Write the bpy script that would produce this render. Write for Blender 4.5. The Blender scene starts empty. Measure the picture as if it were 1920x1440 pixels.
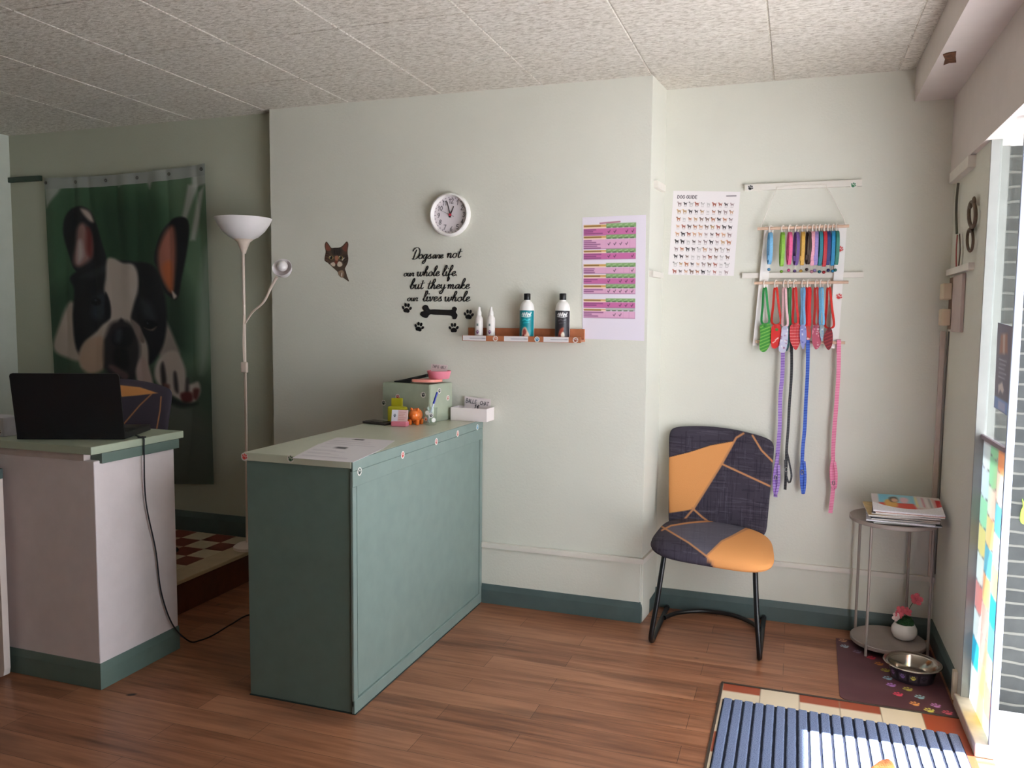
import bpy, bmesh, math, random
import numpy as np
from mathutils import Vector, Matrix
R = random.Random(7)
PI = math.pi
sc = bpy.context.scene
COL = sc.collection

# ------------------------------------------------------------------ camera model (fitted to the photograph)
FPX = 1523.49; YAW, PITCH, ROLL = 0.3348407, 0.08109746, 0.00935488
CAM = Vector((0, 0, 1.6))
fw = Vector((-math.sin(YAW)*math.cos(PITCH), math.cos(YAW)*math.cos(PITCH), -math.sin(PITCH)))
rt = Vector((math.cos(YAW), math.sin(YAW), 0)); up = rt.cross(fw)
RT = rt*math.cos(ROLL) + up*math.sin(ROLL); UP = up*math.cos(ROLL) - rt*math.sin(ROLL)
def ray(x, y): return fw + RT*((x-960)/FPX) + UP*((720-y)/FPX)
def on(ax, v, x, y):
    d = ray(x, y); return CAM + d*((v-CAM[ax])/d[ax])
def atY(Y, x, y): return on(1, Y, x, y)
def atX(X, x, y): return on(0, X, x, y)
def atZ(Z, x, y): return on(2, Z, x, y)
npRT, npUP, npfw = np.array(RT), np.array(UP), np.array(fw)
def proj(P):
    d = np.asarray(P, float) - np.array(CAM); w = d@npfw
    return np.stack([960+FPX*(d@npRT)/w, 720-FPX*(d@npUP)/w], -1)

cam = bpy.data.cameras.new('camera'); cam.sensor_fit = 'HORIZONTAL'; cam.sensor_width = 36
cam.lens = FPX*36/1920; cam.clip_start = .05
co = bpy.data.objects.new('camera', cam); COL.objects.link(co)
co.matrix_world = Matrix(((RT.x, UP.x, -fw.x, CAM.x), (RT.y, UP.y, -fw.y, CAM.y), (RT.z, UP.z, -fw.z, CAM.z), (0, 0, 0, 1)))
sc.camera = co

# ------------------------------------------------------------------ materials
def lin(c): return c/12.92 if c <= .04045 else ((c+.055)/1.055)**2.4
def rgb(c): return tuple(lin(v/255) for v in c) + (1,)
MATS = {}
def nodes(name):
    m = bpy.data.materials.new(name); m.use_nodes = True
    nt = m.node_tree; b = nt.nodes['Principled BSDF']
    return m, nt, b
def N(nt, t, **k):
    n = nt.nodes.new(t)
    for a, v in k.items():
        if a in n.inputs.keys(): n.inputs[a].default_value = v
        else: setattr(n, a, v)
    return n
def posvec(nt, scale=(1, 1, 1)):
    g = N(nt, 'ShaderNodeNewGeometry'); mp = N(nt, 'ShaderNodeMapping'); mp.inputs['Scale'].default_value = scale
    nt.links.new(g.outputs['Position'], mp.inputs['Vector']); return mp.outputs['Vector']
def mix(nt, fac, a, b, mode='MIX'):
    n = N(nt, 'ShaderNodeMix', data_type='RGBA', blend_type=mode)
    for s, v in ((0, fac), (6, a), (7, b)):
        if hasattr(v, 'node'): nt.links.new(v, n.inputs[s])
        else: n.inputs[s].default_value = v
    return n.outputs[2]
def ramp(nt, x, stops):
    r = N(nt, 'ShaderNodeValToRGB'); e = r.color_ramp.elements
    while len(e) < len(stops): e.new(.5)
    for k, (p, c) in enumerate(stops): e[k].position = p; e[k].color = c if len(c) == 4 else rgb(c)
    nt.links.new(x, r.inputs[0]); return r.outputs[0]
def M(name, c, rough=.6, metal=0, var=.06, vs=14, bump=0, bs=120, spec=.5, coat=0, trans=0):
    """paint / plastic / fabric: base colour with slight mottling and fine bump"""
    if name in MATS: return MATS[name]
    m, nt, b = nodes(name)
    b.inputs['Roughness'].default_value = rough; b.inputs['Metallic'].default_value = metal
    b.inputs['Specular IOR Level'].default_value = spec; b.inputs['Coat Weight'].default_value = coat
    v = posvec(nt)
    n = N(nt, 'ShaderNodeTexNoise', Scale=vs, Detail=3.0); nt.links.new(v, n.inputs['Vector'])
    cc = rgb(c); lo = tuple(x*(1-var) for x in cc[:3])+(1,); hi = tuple(min(1, x*(1+var)) for x in cc[:3])+(1,)
    nt.links.new(ramp(nt, n.outputs[0], [(.3, lo), (.7, hi)]), b.inputs['Base Color'])
    if bump:
        n2 = N(nt, 'ShaderNodeTexNoise', Scale=bs, Detail=2.0); nt.links.new(v, n2.inputs['Vector'])
        bp = N(nt, 'ShaderNodeBump', Strength=bump, Distance=.004); nt.links.new(n2.outputs[0], bp.inputs['Height'])
        nt.links.new(bp.outputs[0], b.inputs['Normal'])
    MATS[name] = m; return m
def PRINT(name='print', rough=.6, bump=0, bs=200, translucent=False, spec=.4):
    """printed surface: colour comes from the painted colour attribute"""
    key = 'print_'+name
    if key in MATS: return MATS[key]
    m, nt, b = nodes(key); a = N(nt, 'ShaderNodeAttribute', attribute_name='Col')
    nt.links.new(a.outputs['Color'], b.inputs['Base Color']); b.inputs['Roughness'].default_value = rough
    b.inputs['Specular IOR Level'].default_value = spec
    if bump:
        n2 = N(nt, 'ShaderNodeTexNoise', Scale=bs, Detail=2.0); nt.links.new(posvec(nt), n2.inputs['Vector'])
        bp = N(nt, 'ShaderNodeBump', Strength=bump, Distance=.003); nt.links.new(n2.outputs[0], bp.inputs['Height'])
        nt.links.new(bp.outputs[0], b.inputs['Normal'])
    if translucent:
        t = N(nt, 'ShaderNodeBsdfTranslucent'); nt.links.new(a.outputs['Color'], t.inputs[0])
        mx = N(nt, 'ShaderNodeMixShader'); mx.inputs[0].default_value = .5
        nt.links.new(b.outputs[0], mx.inputs[1]); nt.links.new(t.outputs[0], mx.inputs[2])
        nt.links.new(mx.outputs[0], nt.nodes['Material Output'].inputs[0])
    MATS[key] = m; return m
def GLASS():
    if 'glass' in MATS: return MATS['glass']
    m, nt, b = nodes('clear_glass')
    t = N(nt, 'ShaderNodeBsdfTransparent'); t.inputs[0].default_value = (.94, .97, .96, 1)
    g = N(nt, 'ShaderNodeBsdfGlossy', Roughness=.02)
    lw = N(nt, 'ShaderNodeLayerWeight', Blend=.5); pw_ = N(nt, 'ShaderNodeMath', operation='POWER'); pw_.inputs[1].default_value = 4.0
    f = N(nt, 'ShaderNodeMath', operation='MULTIPLY_ADD'); f.inputs[1].default_value = .5; f.inputs[2].default_value = .04
    nt.links.new(lw.outputs['Facing'], pw_.inputs[0]); nt.links.new(pw_.outputs[0], f.inputs[0]); mx = N(nt, 'ShaderNodeMixShader')
    nt.links.new(f.outputs[0], mx.inputs[0]); nt.links.new(t.outputs[0], mx.inputs[1]); nt.links.new(g.outputs[0], mx.inputs[2])
    nt.links.new(mx.outputs[0], nt.nodes['Material Output'].inputs[0])
    MATS['glass'] = m; return m
def wood_floor():
    m, nt, b = nodes('laminate_floor')
    v = posvec(nt)
    br = N(nt, 'ShaderNodeTexBrick', Scale=1.0, offset=.37, offset_frequency=2)
    br.inputs['Color1'].default_value = (.15, .15, .15, 1); br.inputs['Color2'].default_value = (.85, .85, .85, 1)
    br.inputs['Mortar'].default_value = (0, 0, 0, 1)
    br.inputs['Brick Width'].default_value = .95; br.inputs['Row Height'].default_value = .13; br.inputs['Mortar Size'].default_value = .0008
    nt.links.new(v, br.inputs['Vector'])
    g = N(nt, 'ShaderNodeTexNoise', Scale=1.0, Detail=5.0, Roughness=.6); nt.links.new(posvec(nt, (2.2, 34, 1)), g.inputs['Vector'])
    g2 = N(nt, 'ShaderNodeTexNoise', Scale=1.0, Detail=3.0); nt.links.new(posvec(nt, (1.3, 9, 1)), g2.inputs['Vector'])
    add = N(nt, 'ShaderNodeMath', operation='MULTIPLY_ADD'); add.inputs[1].default_value = .35
    nt.links.new(br.outputs['Color'], add.inputs[0]); nt.links.new(g.outputs[0], add.inputs[2])
    c1 = ramp(nt, add.outputs[0], [(.40, (112, 68, 46)), (.62, (150, 98, 69)), (.88, (176, 122, 90))])
    c2 = mix(nt, ramp(nt, g2.outputs[0], [(.54, (0, 0, 0)), (.70, (185, 185, 185))]), c1, rgb((72, 42, 30)))
    k = N(nt, 'ShaderNodeTexNoise', Scale=9.0, Detail=1.0); nt.links.new(v, k.inputs['Vector'])
    c3 = mix(nt, ramp(nt, k.outputs[0], [(.76, (0, 0, 0)), (.80, (255, 255, 255))]), c2, rgb((52, 30, 22)))
    c4 = mix(nt, br.outputs['Fac'], c3, rgb((52, 30, 20)))
    nt.links.new(c4, b.inputs['Base Color'])
    b.inputs['Roughness'].default_value = .34; b.inputs['Specular IOR Level'].default_value = .45
    bp = N(nt, 'ShaderNodeBump', Strength=.12, Distance=.002); nt.links.new(g.outputs[0], bp.inputs['Height'])
    nt.links.new(bp.outputs[0], b.inputs['Normal']); return m
def ceiling_mat():
    m, nt, b = nodes('fissured_tile')
    n = N(nt, 'ShaderNodeTexNoise', Scale=1.0, Detail=4.0, Roughness=.7, Distortion=.6); nt.links.new(posvec(nt, (34, 78, 40)), n.inputs['Vector'])
    n2 = N(nt, 'ShaderNodeTexNoise', Scale=1.6, Detail=2.0); nt.links.new(posvec(nt), n2.inputs['Vector'])
    c = ramp(nt, n.outputs[0], [(.36, (176, 168, 154)), (.52, (214, 208, 197)), (.66, (228, 223, 213))])
    c = mix(nt, ramp(nt, n2.outputs[0], [(.45, (0, 0, 0)), (.75, (90, 90, 90))]), c, rgb((205, 192, 165)))
    nt.links.new(c, b.inputs['Base Color']); b.inputs['Roughness'].default_value = .9
    bp = N(nt, 'ShaderNodeBump', Strength=.9, Distance=.008); nt.links.new(n.outputs[0], bp.inputs['Height'])
    nt.links.new(bp.outputs[0], b.inputs['Normal']); return m
def brick_mat():
    m, nt, b = nodes('slate_masonry')
    v = posvec(nt); mp = N(nt, 'ShaderNodeMapping'); mp.inputs['Rotation'].default_value = (-PI/2, 0, 0); nt.links.new(v, mp.inputs[0])
    nz = N(nt, 'ShaderNodeTexNoise', Scale=5.0, Detail=2.0); nt.links.new(v, nz.inputs['Vector'])
    off = N(nt, 'ShaderNodeVectorMath', operation='MULTIPLY_ADD'); off.inputs[1].default_value = (.035, .035, .035)
    nt.links.new(nz.outputs['Color'], off.inputs[0]); nt.links.new(mp.outputs[0], off.inputs[2])
    br = N(nt, 'ShaderNodeTexBrick', Scale=1.0, offset=.43)
    br.inputs['Color1'].default_value = rgb((34, 38, 38)); br.inputs['Color2'].default_value = rgb((56, 59, 58)); br.inputs['Mortar'].default_value = rgb((104, 104, 98))
    br.inputs['Brick Width'].default_value = .34; br.inputs['Row Height'].default_value = .062; br.inputs['Mortar Size'].default_value = .0062; br.inputs['Mortar Smooth'].default_value = .3
    nt.links.new(off.outputs[0], br.inputs['Vector'])
    n3 = N(nt, 'ShaderNodeTexNoise', Scale=22.0, Detail=4.0); nt.links.new(v, n3.inputs['Vector'])
    nt.links.new(mix(nt, .25, br.outputs['Color'], ramp(nt, n3.outputs[0], [(.3, (28, 32, 34)), (.7, (66, 68, 68))])), b.inputs['Base Color'])
    b.inputs['Roughness'].default_value = .8
    bp = N(nt, 'ShaderNodeBump', Strength=.6, Distance=.01); nt.links.new(br.outputs['Fac'], bp.inputs['Height']); bp.invert = True
    nt.links.new(bp.outputs[0], b.inputs['Normal']); return m
def checker_mat():
    m, nt, b = nodes('checker_tiles')
    ck = N(nt, 'ShaderNodeTexChecker', Scale=1.0); mp = posvec(nt, (6.6, 6.6, 1)); nt.links.new(mp, ck.inputs['Vector'])
    ck.inputs['Color1'].default_value = rgb((196, 180, 150)); ck.inputs['Color2'].default_value = rgb((120, 52, 36))
    n = N(nt, 'ShaderNodeTexNoise', Scale=18.0); nt.links.new(posvec(nt), n.inputs['Vector'])
    nt.links.new(mix(nt, .12, ck.outputs[0], n.outputs[0], 'OVERLAY'), b.inputs['Base Color']); b.inputs['Roughness'].default_value = .4; return m

WALL = M('mint_wall_paint', (214, 213, 201), .75, var=.02, vs=3, bump=.25, bs=90)
WHITE = M('white_gloss_paint', (226, 218, 214), .45, var=.03, bump=.05)
TRIMW = M('painted_trim', (222, 216, 206), .5, var=.03)
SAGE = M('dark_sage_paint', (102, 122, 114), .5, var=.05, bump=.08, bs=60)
SAGED = M('skirting_paint', (80, 96, 94), .5, var=.06, bump=.05, bs=40)
TOPP = M('pale_sage_top', (196, 200, 180), .32, var=.03)
BLACK = M('black_satin', (14, 14, 16), .4, var=.1)
BLKM = M('black_metal', (16, 16, 18), .35, var=.1)
WPL = M('white_plastic', (236, 232, 228), .35, var=.02)
PAPER = M('white_paper', (226, 222, 222), .7, var=.02)

# ------------------------------------------------------------------ mesh helpers
def cr(pts, n=8, closed=False):
    """Catmull-Rom through the points"""
    P = [Vector(p) for p in pts]; out = []; L = len(P)
    for i in range(L if closed else L-1):
        a, b, c, d = (P[(i+k-1) % L] if closed else P[min(max(i+k-1, 0), L-1)] for k in range(4))
        for j in range(n):
            t = j/n; out.append(.5*((2*b)+(c-a)*t+(2*a-5*b+4*c-d)*t*t+(3*b-a-3*c+d)*t**3))
    if not closed: out.append(P[-1].copy())
    return out
def box(bm, x0, x1, y0, y1, z0, z1, bev=0, rot=0, seg=2):
    r = bmesh.ops.create_cube(bm, size=1); vs = r['verts']
    c = Vector(((x0+x1)/2, (y0+y1)/2, (z0+z1)/2))
    for v in vs: v.co = Vector((v.co.x*(x1-x0), v.co.y*(y1-y0), v.co.z*(z1-z0)))
    if bev:
        es = list({e for v in vs for e in v.link_edges})
        g = bmesh.ops.bevel(bm, geom=es, offset=bev, segments=seg, affect='EDGES', profile=.5)
        vs = list({v for f in g['faces'] for v in f.verts} | {v for v in vs if v.is_valid})
    q = Matrix.Rotation(rot, 3, 'Z')
    for v in vs: v.co = q@v.co + c
    return vs
def frame_at(t):
    a = Vector((0, 0, 1)) if abs(t.z) < .9 else Vector((1, 0, 0))
    u = t.cross(a).normalized(); return u, t.cross(u).normalized()
def tube(bm, pts, r, n=10, closed=False, cap=True):
    P = [Vector(p) for p in pts]; rr = r if isinstance(r, (list, tuple)) else [r]*len(P); rings = []; L = len(P); u = None
    for i, p in enumerate(P):
        t = (P[(i+1) % L]-P[i-1]) if closed else (P[min(i+1, L-1)]-P[max(i-1, 0)])
        t.normalize()
        if u is None: u, _ = frame_at(t)
        u = (u - t*u.dot(t)).normalized(); w = t.cross(u)
        rings.append([bm.verts.new(p + (u*math.cos(a)+w*math.sin(a))*rr[i]) for a in (2*PI*k/n for k in range(n))])
    for i in range(L if closed else L-1):
        A, B = rings[i], rings[(i+1) % L]
        for k in range(n): bm.faces.new((A[k], A[(k+1) % n], B[(k+1) % n], B[k]))
    if cap and not closed: bm.faces.new(rings[0][::-1]); bm.faces.new(rings[-1])
def lathe(bm, prof, c=(0, 0, 0), n=32, closed=False):
    """profile (r, z) revolved round the vertical through c"""
    c = Vector(c); rings = []
    for r, z in prof:
        rings.append([bm.verts.new(c+Vector((0, 0, z)))] if r < 1e-6 else [bm.verts.new(c+Vector((r*math.cos(2*PI*k/n), r*math.sin(2*PI*k/n), z))) for k in range(n)])
    for A, B in zip(rings, rings[1:]+([rings[0]] if closed else [])):
        for k in range(n):
            q = [A[k % len(A)], A[(k+1) % len(A)], B[(k+1) % len(B)], B[k % len(B)]]
            q2 = []
            for v in q:
                if v not in q2: q2.append(v)
            if len(q2) > 2: bm.faces.new(q2)
def prism(bm, pts, off):
    """extrude the planar outline (3-D points) by the vector off"""
    off = Vector(off); A = [bm.verts.new(p) for p in pts]; B = [bm.verts.new(Vector(p)+off) for p in pts]; L = len(A)
    f1 = bm.faces.new(A); f2 = bm.faces.new(B[::-1])
    for k in range(L): bm.faces.new((A[k], B[k], B[(k+1) % L], A[(k+1) % L]))
    f1.normal_update(); f2.normal_update(); bmesh.ops.triangulate(bm, faces=[f1, f2])
def strap(bm, pts, wdirs, w, th=.0014):
    """flat strap along pts, its width along wdirs, real thickness"""
    P = [Vector(p) for p in pts]; L = len(P); rows = []
    for i, p in enumerate(P):
        t = (P[min(i+1, L-1)]-P[max(i-1, 0)]).normalized(); d = Vector(wdirs[i] if isinstance(wdirs, list) else wdirs)
        d = (d - t*d.dot(t)).normalized(); nn = t.cross(d)
        ww = (w[i] if isinstance(w, list) else w)/2
        rows.append([bm.verts.new(p+d*a*ww+nn*b*th/2) for a, b in ((-1, -1), (1, -1), (1, 1), (-1, 1))])
    for A, B in zip(rows, rows[1:]):
        for k in range(4): bm.faces.new((A[k], A[(k+1) % 4], B[(k+1) % 4], B[k]))
    bm.faces.new(rows[0][::-1]); bm.faces.new(rows[-1])
def refine(bm, L):
    """split long edges until the flat triangles are small and even"""
    for _ in range(9):
        es = [e for e in bm.edges if e.calc_length() > L]
        if not es: break
        bmesh.ops.subdivide_edges(bm, edges=es, cuts=1); bmesh.ops.triangulate(bm, faces=[f for f in bm.faces if len(f.verts) > 3], quad_method='SHORT_EDGE')
def ell(bm, c, r, n=16, m=10, rot=None):
    res = bmesh.ops.create_uvsphere(bm, u_segments=n, v_segments=m, radius=1)
    q = rot or Matrix.Identity(3)
    for v in res['verts']: v.co = q@Vector((v.co.x*r[0], v.co.y*r[1], v.co.z*r[2])) + Vector(c)
WORLD = {}
def link(o, parent=None):
    COL.objects.link(o)
    if parent is not None: o.parent = parent
    return o
def org(o):
    v = Vector((0, 0, 0))
    while o is not None: v = v + o.location; o = o.parent
    return v
def obj(name, bm, mat, parent=None, smooth=False, label=None, base=None):
    me = bpy.data.meshes.new(name)
    bmesh.ops.recalc_face_normals(bm, faces=bm.faces)
    d = org(parent) if parent is not None else Vector(base if base is not None else (0, 0, 0))
    if d.length: bmesh.ops.translate(bm, verts=bm.verts, vec=-d)
    bm.to_mesh(me); bm.free()
    me.materials.append(mat)
    if smooth:
        me.polygons.foreach_set('use_smooth', [True]*len(me.polygons))
        me.set_sharp_from_angle(angle=math.radians(38))
    o = bpy.data.objects.new(name, me)
    if parent is None: o.location = d
    link(o, parent)
    if label: o['label'] = label
    return o
def tag(o, label, cat, group=None):
    o['label'] = label; o['category'] = cat
    if group: o['group'] = group
    return o
def thing(name, loc, label, cat, group=None):
    o = bpy.data.objects.new(name, None); o.empty_display_size = .05; o.location = loc; COL.objects.link(o)
    return tag(o, label, cat, group)
def struct(name, bm, mat, smooth=False, parent=None):
    o = obj(name, bm, mat, parent, smooth)
    if parent is None: o['kind'] = 'structure'
    return o
def BM(f=None, *a, **k):
    bm = bmesh.new()
    if f: f(bm, *a, **k)
    return bm

# ------------------------------------------------------------------ painted prints (flat artwork stored per vertex)
def in_poly(P, Q):
    x, y = P[:, 0], P[:, 1]; ins = np.zeros(len(P), bool); d2 = np.full(len(P), 1e18)
    for i in range(len(Q)):
        x1, y1 = Q[i]; x2, y2 = Q[(i+1) % len(Q)]
        if y1 != y2: ins ^= ((y1 > y) != (y2 > y)) & (x < (x2-x1)*(y-y1)/(y2-y1)+x1)
        dx, dy = x2-x1, y2-y1; L = dx*dx+dy*dy+1e-12
        t = np.clip(((x-x1)*dx+(y-y1)*dy)/L, 0, 1); d2 = np.minimum(d2, (x-x1-t*dx)**2+(y-y1-t*dy)**2)
    return np.where(ins, 1, -1)*np.sqrt(d2)
def line_d(P, Q):
    x, y = P[:, 0], P[:, 1]; d2 = np.full(len(P), 1e18)
    for (x1, y1), (x2, y2) in zip(Q, Q[1:]):
        dx, dy = x2-x1, y2-y1; L = dx*dx+dy*dy+1e-12
        t = np.clip(((x-x1)*dx+(y-y1)*dy)/L, 0, 1); d2 = np.minimum(d2, (x-x1-t*dx)**2+(y-y1-t*dy)**2)
    return np.sqrt(d2)
class Art:
    def __init__(s, base): s.base = base; s.L = []
    def poly(s, pts, c, f=.6, smooth=False, al=1):
        if smooth: pts = [(v.x, v.y) for v in cr([(p[0], p[1], 0) for p in pts], 5, True)]
        s.L.append((0, pts, c, f, 0, al)); return s
    def rect(s, x0, y0, x1, y1, c, f=.5, al=1): return s.poly([(x0, y0), (x1, y0), (x1, y1), (x0, y1)], c, f, al=al)
    def ell(s, x, y, a, b, c, f=.6, rot=0, al=1):
        q = []
        for k in range(16):
            t = 2*PI*k/16; u, v = a*math.cos(t), b*math.sin(t); q.append((x+u*math.cos(rot)-v*math.sin(rot), y+u*math.sin(rot)+v*math.cos(rot)))
        return s.poly(q, c, f, al=al)
    def line(s, pts, w, c, f=.5, smooth=False, al=1):
        if smooth: pts = [(v.x, v.y) for v in cr([(p[0], p[1], 0) for p in pts], 5)]
        s.L.append((1, pts, c, f, w, al)); return s
    def eval(s, P):
        C = np.tile(np.array(s.base, float), (len(P), 1))
        for kind, Q, c, f, w, al in s.L:
            q = np.array(Q); mrg = f+w+1
            m = (P[:, 0] > q[:, 0].min()-mrg) & (P[:, 0] < q[:, 0].max()+mrg) & (P[:, 1] > q[:, 1].min()-mrg) & (P[:, 1] < q[:, 1].max()+mrg)
            if not m.any(): continue
            d = in_poly(P[m], Q) if kind == 0 else w/2-line_d(P[m], Q)
            a = (np.clip(d/(2*f)+.5, 0, 1)*al)[:, None]
            C[m] = C[m]*(1-a)+np.array(c, float)*a
        C = np.clip(C/255, 0, 1)
        return np.where(C <= .04045, C/12.92, ((C+.055)/1.055)**2.4)
def setcol(o, C):
    at = o.data.color_attributes.new('Col', 'FLOAT_COLOR', 'POINT')
    at.data.foreach_set('color', np.concatenate([C, np.ones((len(C), 1))], 1).astype(np.float32).ravel())
def sheet(name, fn, nu, nv, art, mat, parent=None, uvmap=None, thick=0, nrm=None, smooth=True, label=None, base=None):
    """grid surface fn(u,v)->point, painted by art over (u,v) mapped by uvmap (or the u,v themselves)"""
    bm = bmesh.new(); uv = []; rows = []
    for j in range(nv+1):
        row = []
        for i in range(nu+1):
            u, v = i/nu, j/nv; row.append(bm.verts.new(fn(u, v))); uv.append((u, v))
        rows.append(row)
    for j in range(nv):
        for i in range(nu): bm.faces.new((rows[j][i], rows[j][i+1], rows[j+1][i+1], rows[j+1][i]))
    if thick:
        nrm = Vector(nrm)*thick
        ring = rows[0][:] + [r[-1] for r in rows[1:]] + rows[-1][-2::-1] + [r[0] for r in rows[-2:0:-1]]
        bk = [bm.verts.new(v.co-nrm) for v in ring]; L = len(ring)
        idx = {v: k for k, v in enumerate(x for r in rows for x in r)}
        uv += [uv[idx[v]] for v in ring]
        for k in range(L): bm.faces.new((ring[k], ring[(k+1) % L], bk[(k+1) % L], bk[k]))
        bm.faces.new(bk[::-1])
    o = obj(name, bm, mat, parent, smooth, label, base)
    uv = np.array(uv); P = np.array([uvmap(u, v) for u, v in uv]) if uvmap else uv
    setcol(o, art.eval(P)); return o
def quad(TL, TR, BR, BL):
    TL, TR, BR, BL = map(Vector, (TL, TR, BR, BL))
    return lambda u, v: (TL*(1-u)+TR*u)*(1-v)+(BL*(1-u)+BR*u)*v

# stroke letters (capitals / digits on a 0..1 x 0..1.5 box, y down = 0 top)
CAP = {'D': [[(0, 0), (0, 1.5), (.6, 1.3), (.8, .75), (.6, .2), (0, 0)]], 'O': [[(.4, 0), (0, .5), (0, 1), (.4, 1.5), (.8, 1), (.8, .5), (.4, 0)]],
       'G': [[(.8, .3), (.4, 0), (0, .5), (0, 1), (.4, 1.5), (.8, 1.2), (.8, .8), (.45, .8)]], 'U': [[(0, 0), (0, 1.1), (.4, 1.5), (.8, 1.1), (.8, 0)]],
       'I': [[(.2, 0), (.2, 1.5)]], 'E': [[(.7, 0), (0, 0), (0, 1.5), (.7, 1.5)], [(0, .75), (.6, .75)]],
       'B': [[(0, 0), (0, 1.5), (.5, 1.5), (.75, 1.15), (.5, .75), (0, .75)], [(0, 0), (.5, 0), (.7, .35), (.5, .75)]],
       'A': [[(0, 1.5), (.4, 0), (.8, 1.5)], [(.15, 1), (.65, 1)]], 'L': [[(0, 0), (0, 1.5), (.7, 1.5)]], 'C': [[(.8, .3), (.4, 0), (0, .5), (0, 1), (.4, 1.5), (.8, 1.2)]],
       'H': [[(0, 0), (0, 1.5)], [(.8, 0), (.8, 1.5)], [(0, .75), (.8, .75)]], 'T': [[(0, 0), (.8, 0)], [(.4, 0), (.4, 1.5)]], 'S': [[(.75, .2), (.4, 0), (.05, .35), (.7, 1.0), (.4, 1.5), (0, 1.3)]],
       'P': [[(0, 1.5), (0, 0), (.6, 0), (.75, .4), (.55, .75), (0, .75)]], 'R': [[(0, 1.5), (0, 0), (.6, 0), (.75, .4), (.55, .75), (0, .75)], [(.35, .75), (.8, 1.5)]],
       '1': [[(.1, .35), (.45, 0), (.45, 1.5)]], '2': [[(0, .35), (.35, 0), (.75, .4), (0, 1.5), (.8, 1.5)]], '3': [[(0, .2), (.4, 0), (.7, .35), (.3, .7), (.75, 1.1), (.4, 1.5), (0, 1.3)]],
       '4': [[(.55, 1.5), (.55, 0), (0, 1), (.8, 1)]], '5': [[(.7, 0), (.1, 0), (.05, .65), (.5, .6), (.75, 1.05), (.4, 1.5), (0, 1.35)]], '6': [[(.65, 0), (.1, .8), (.2, 1.45), (.6, 1.4), (.7, 1), (.4, .75), (.1, 1)]],
       '7': [[(0, 0), (.75, 0), (.25, 1.5)]], '8': [[(.4, .7), (.05, .35), (.4, 0), (.75, .35), (.4, .7), (0, 1.1), (.4, 1.5), (.8, 1.1), (.4, .7)]], '9': [[(.7, .5), (.35, .75), (.05, .4), (.35, 0), (.7, .3), (.65, 1.0), (.3, 1.5)]],
       '0': [[(.4, 0), (.05, .5), (.05, 1), (.4, 1.5), (.75, 1), (.75, .5), (.4, 0)]], 'e': [[(.85, .3), (.5, 0), (.2, .5), (.2, 1), (.5, 1.5), (.85, 1.2)], [(0, .6), (.6, .6)], [(0, .9), (.55, .9)]]}
def write(art, s, x, y, h, c, w, adv=1.05, shear=0, rise=0):
    k = h/1.5
    for ch in s:
        for st in CAP.get(ch, []):
            art.line([(x+(a+shear*(1.5-b)/1.5)*k, y+b*k) for a, b in st], w, c, w*.35, smooth=(ch in 'OGCSDU3568902PRB'))
        x += k*(adv if ch != 'I' else .6); y += rise
    return art
PAWS = [(0, .28, .52, .40, 0), (-.62, -.12, .19, .27, -.5), (-.24, -.55, .2, .3, -.15), (.24, -.55, .2, .3, .15), (.62, -.12, .19, .27, .5)]
def paw_art(art, x, y, s, c, rot=0, f=None):
    for a, b, ra, rb, r in PAWS:
        X, Y = a*math.cos(rot)-b*math.sin(rot), a*math.sin(rot)+b*math.cos(rot)
        art.ell(x+X*s, y+Y*s, ra*s, rb*s, c, f or s*.08, r+rot)
    return art
def sticker(parent, c, U, V, r, col, rot=0):
    """round paw sticker: thin disc, paw printed in col on white"""
    U, V = Vector(U).normalized(), Vector(V).normalized(); n = U.cross(V); c = Vector(c)
    bm = bmesh.new(); uv = [(0, 0)]; ctr = bm.verts.new(c+n*.0008); rings = []
    for j in range(1, 9):
        ring = []
        for k in range(28):
            a = 2*PI*k/28; q = j/8; uv.append((q*math.cos(a), -q*math.sin(a))); ring.append(bm.verts.new(c+(U*math.cos(a)+V*math.sin(a))*r*q+n*.0008))
        rings.append(ring)
    for k in range(28): bm.faces.new((ctr, rings[0][k], rings[0][(k+1) % 28]))
    for A, B in zip(rings, rings[1:]):
        for k in range(28): bm.faces.new((A[k], B[k], B[(k+1) % 28], A[(k+1) % 28]))
    art = Art((225, 220, 214)); paw_art(art, 0, .05, .95, col, rot)
    o = obj('paw_sticker', bm, PRINT('sticker', .5), parent); setcol(o, art.eval(np.array(uv))); return o

# ================================================================== THE ROOM
YB, YA, YR, XR, H = 4.183, 4.465, 4.26, .70, 2.82
struct('floor', BM(box, -5.3, XR+.04, -1.7, 4.6, -.12, 0), wood_floor())
bm = bmesh.new()                                     # raised tiled platform in the recess
box(bm, -5.2, -3.09, 3.08, 4.30, 0, .175)
struct('floor_platform', bm, checker_mat())
struct('floor_platform_riser', BM(box, -3.09, -3.06, 3.08, 4.30, .001, .17, .003), M('riser_wood', (96, 56, 36), .5, var=.15, vs=20))
bm = BM(box, -3.20, -3.045, 3.08, 4.30, .17, .192, .004); struct('floor_platform_nosing', bm, M('cream_nosing', (186, 164, 130), .45))
struct('floor_platform_tiles', BM(box, -5.18, -3.20, 3.08, 4.30, .175, .19), checker_mat())
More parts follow.
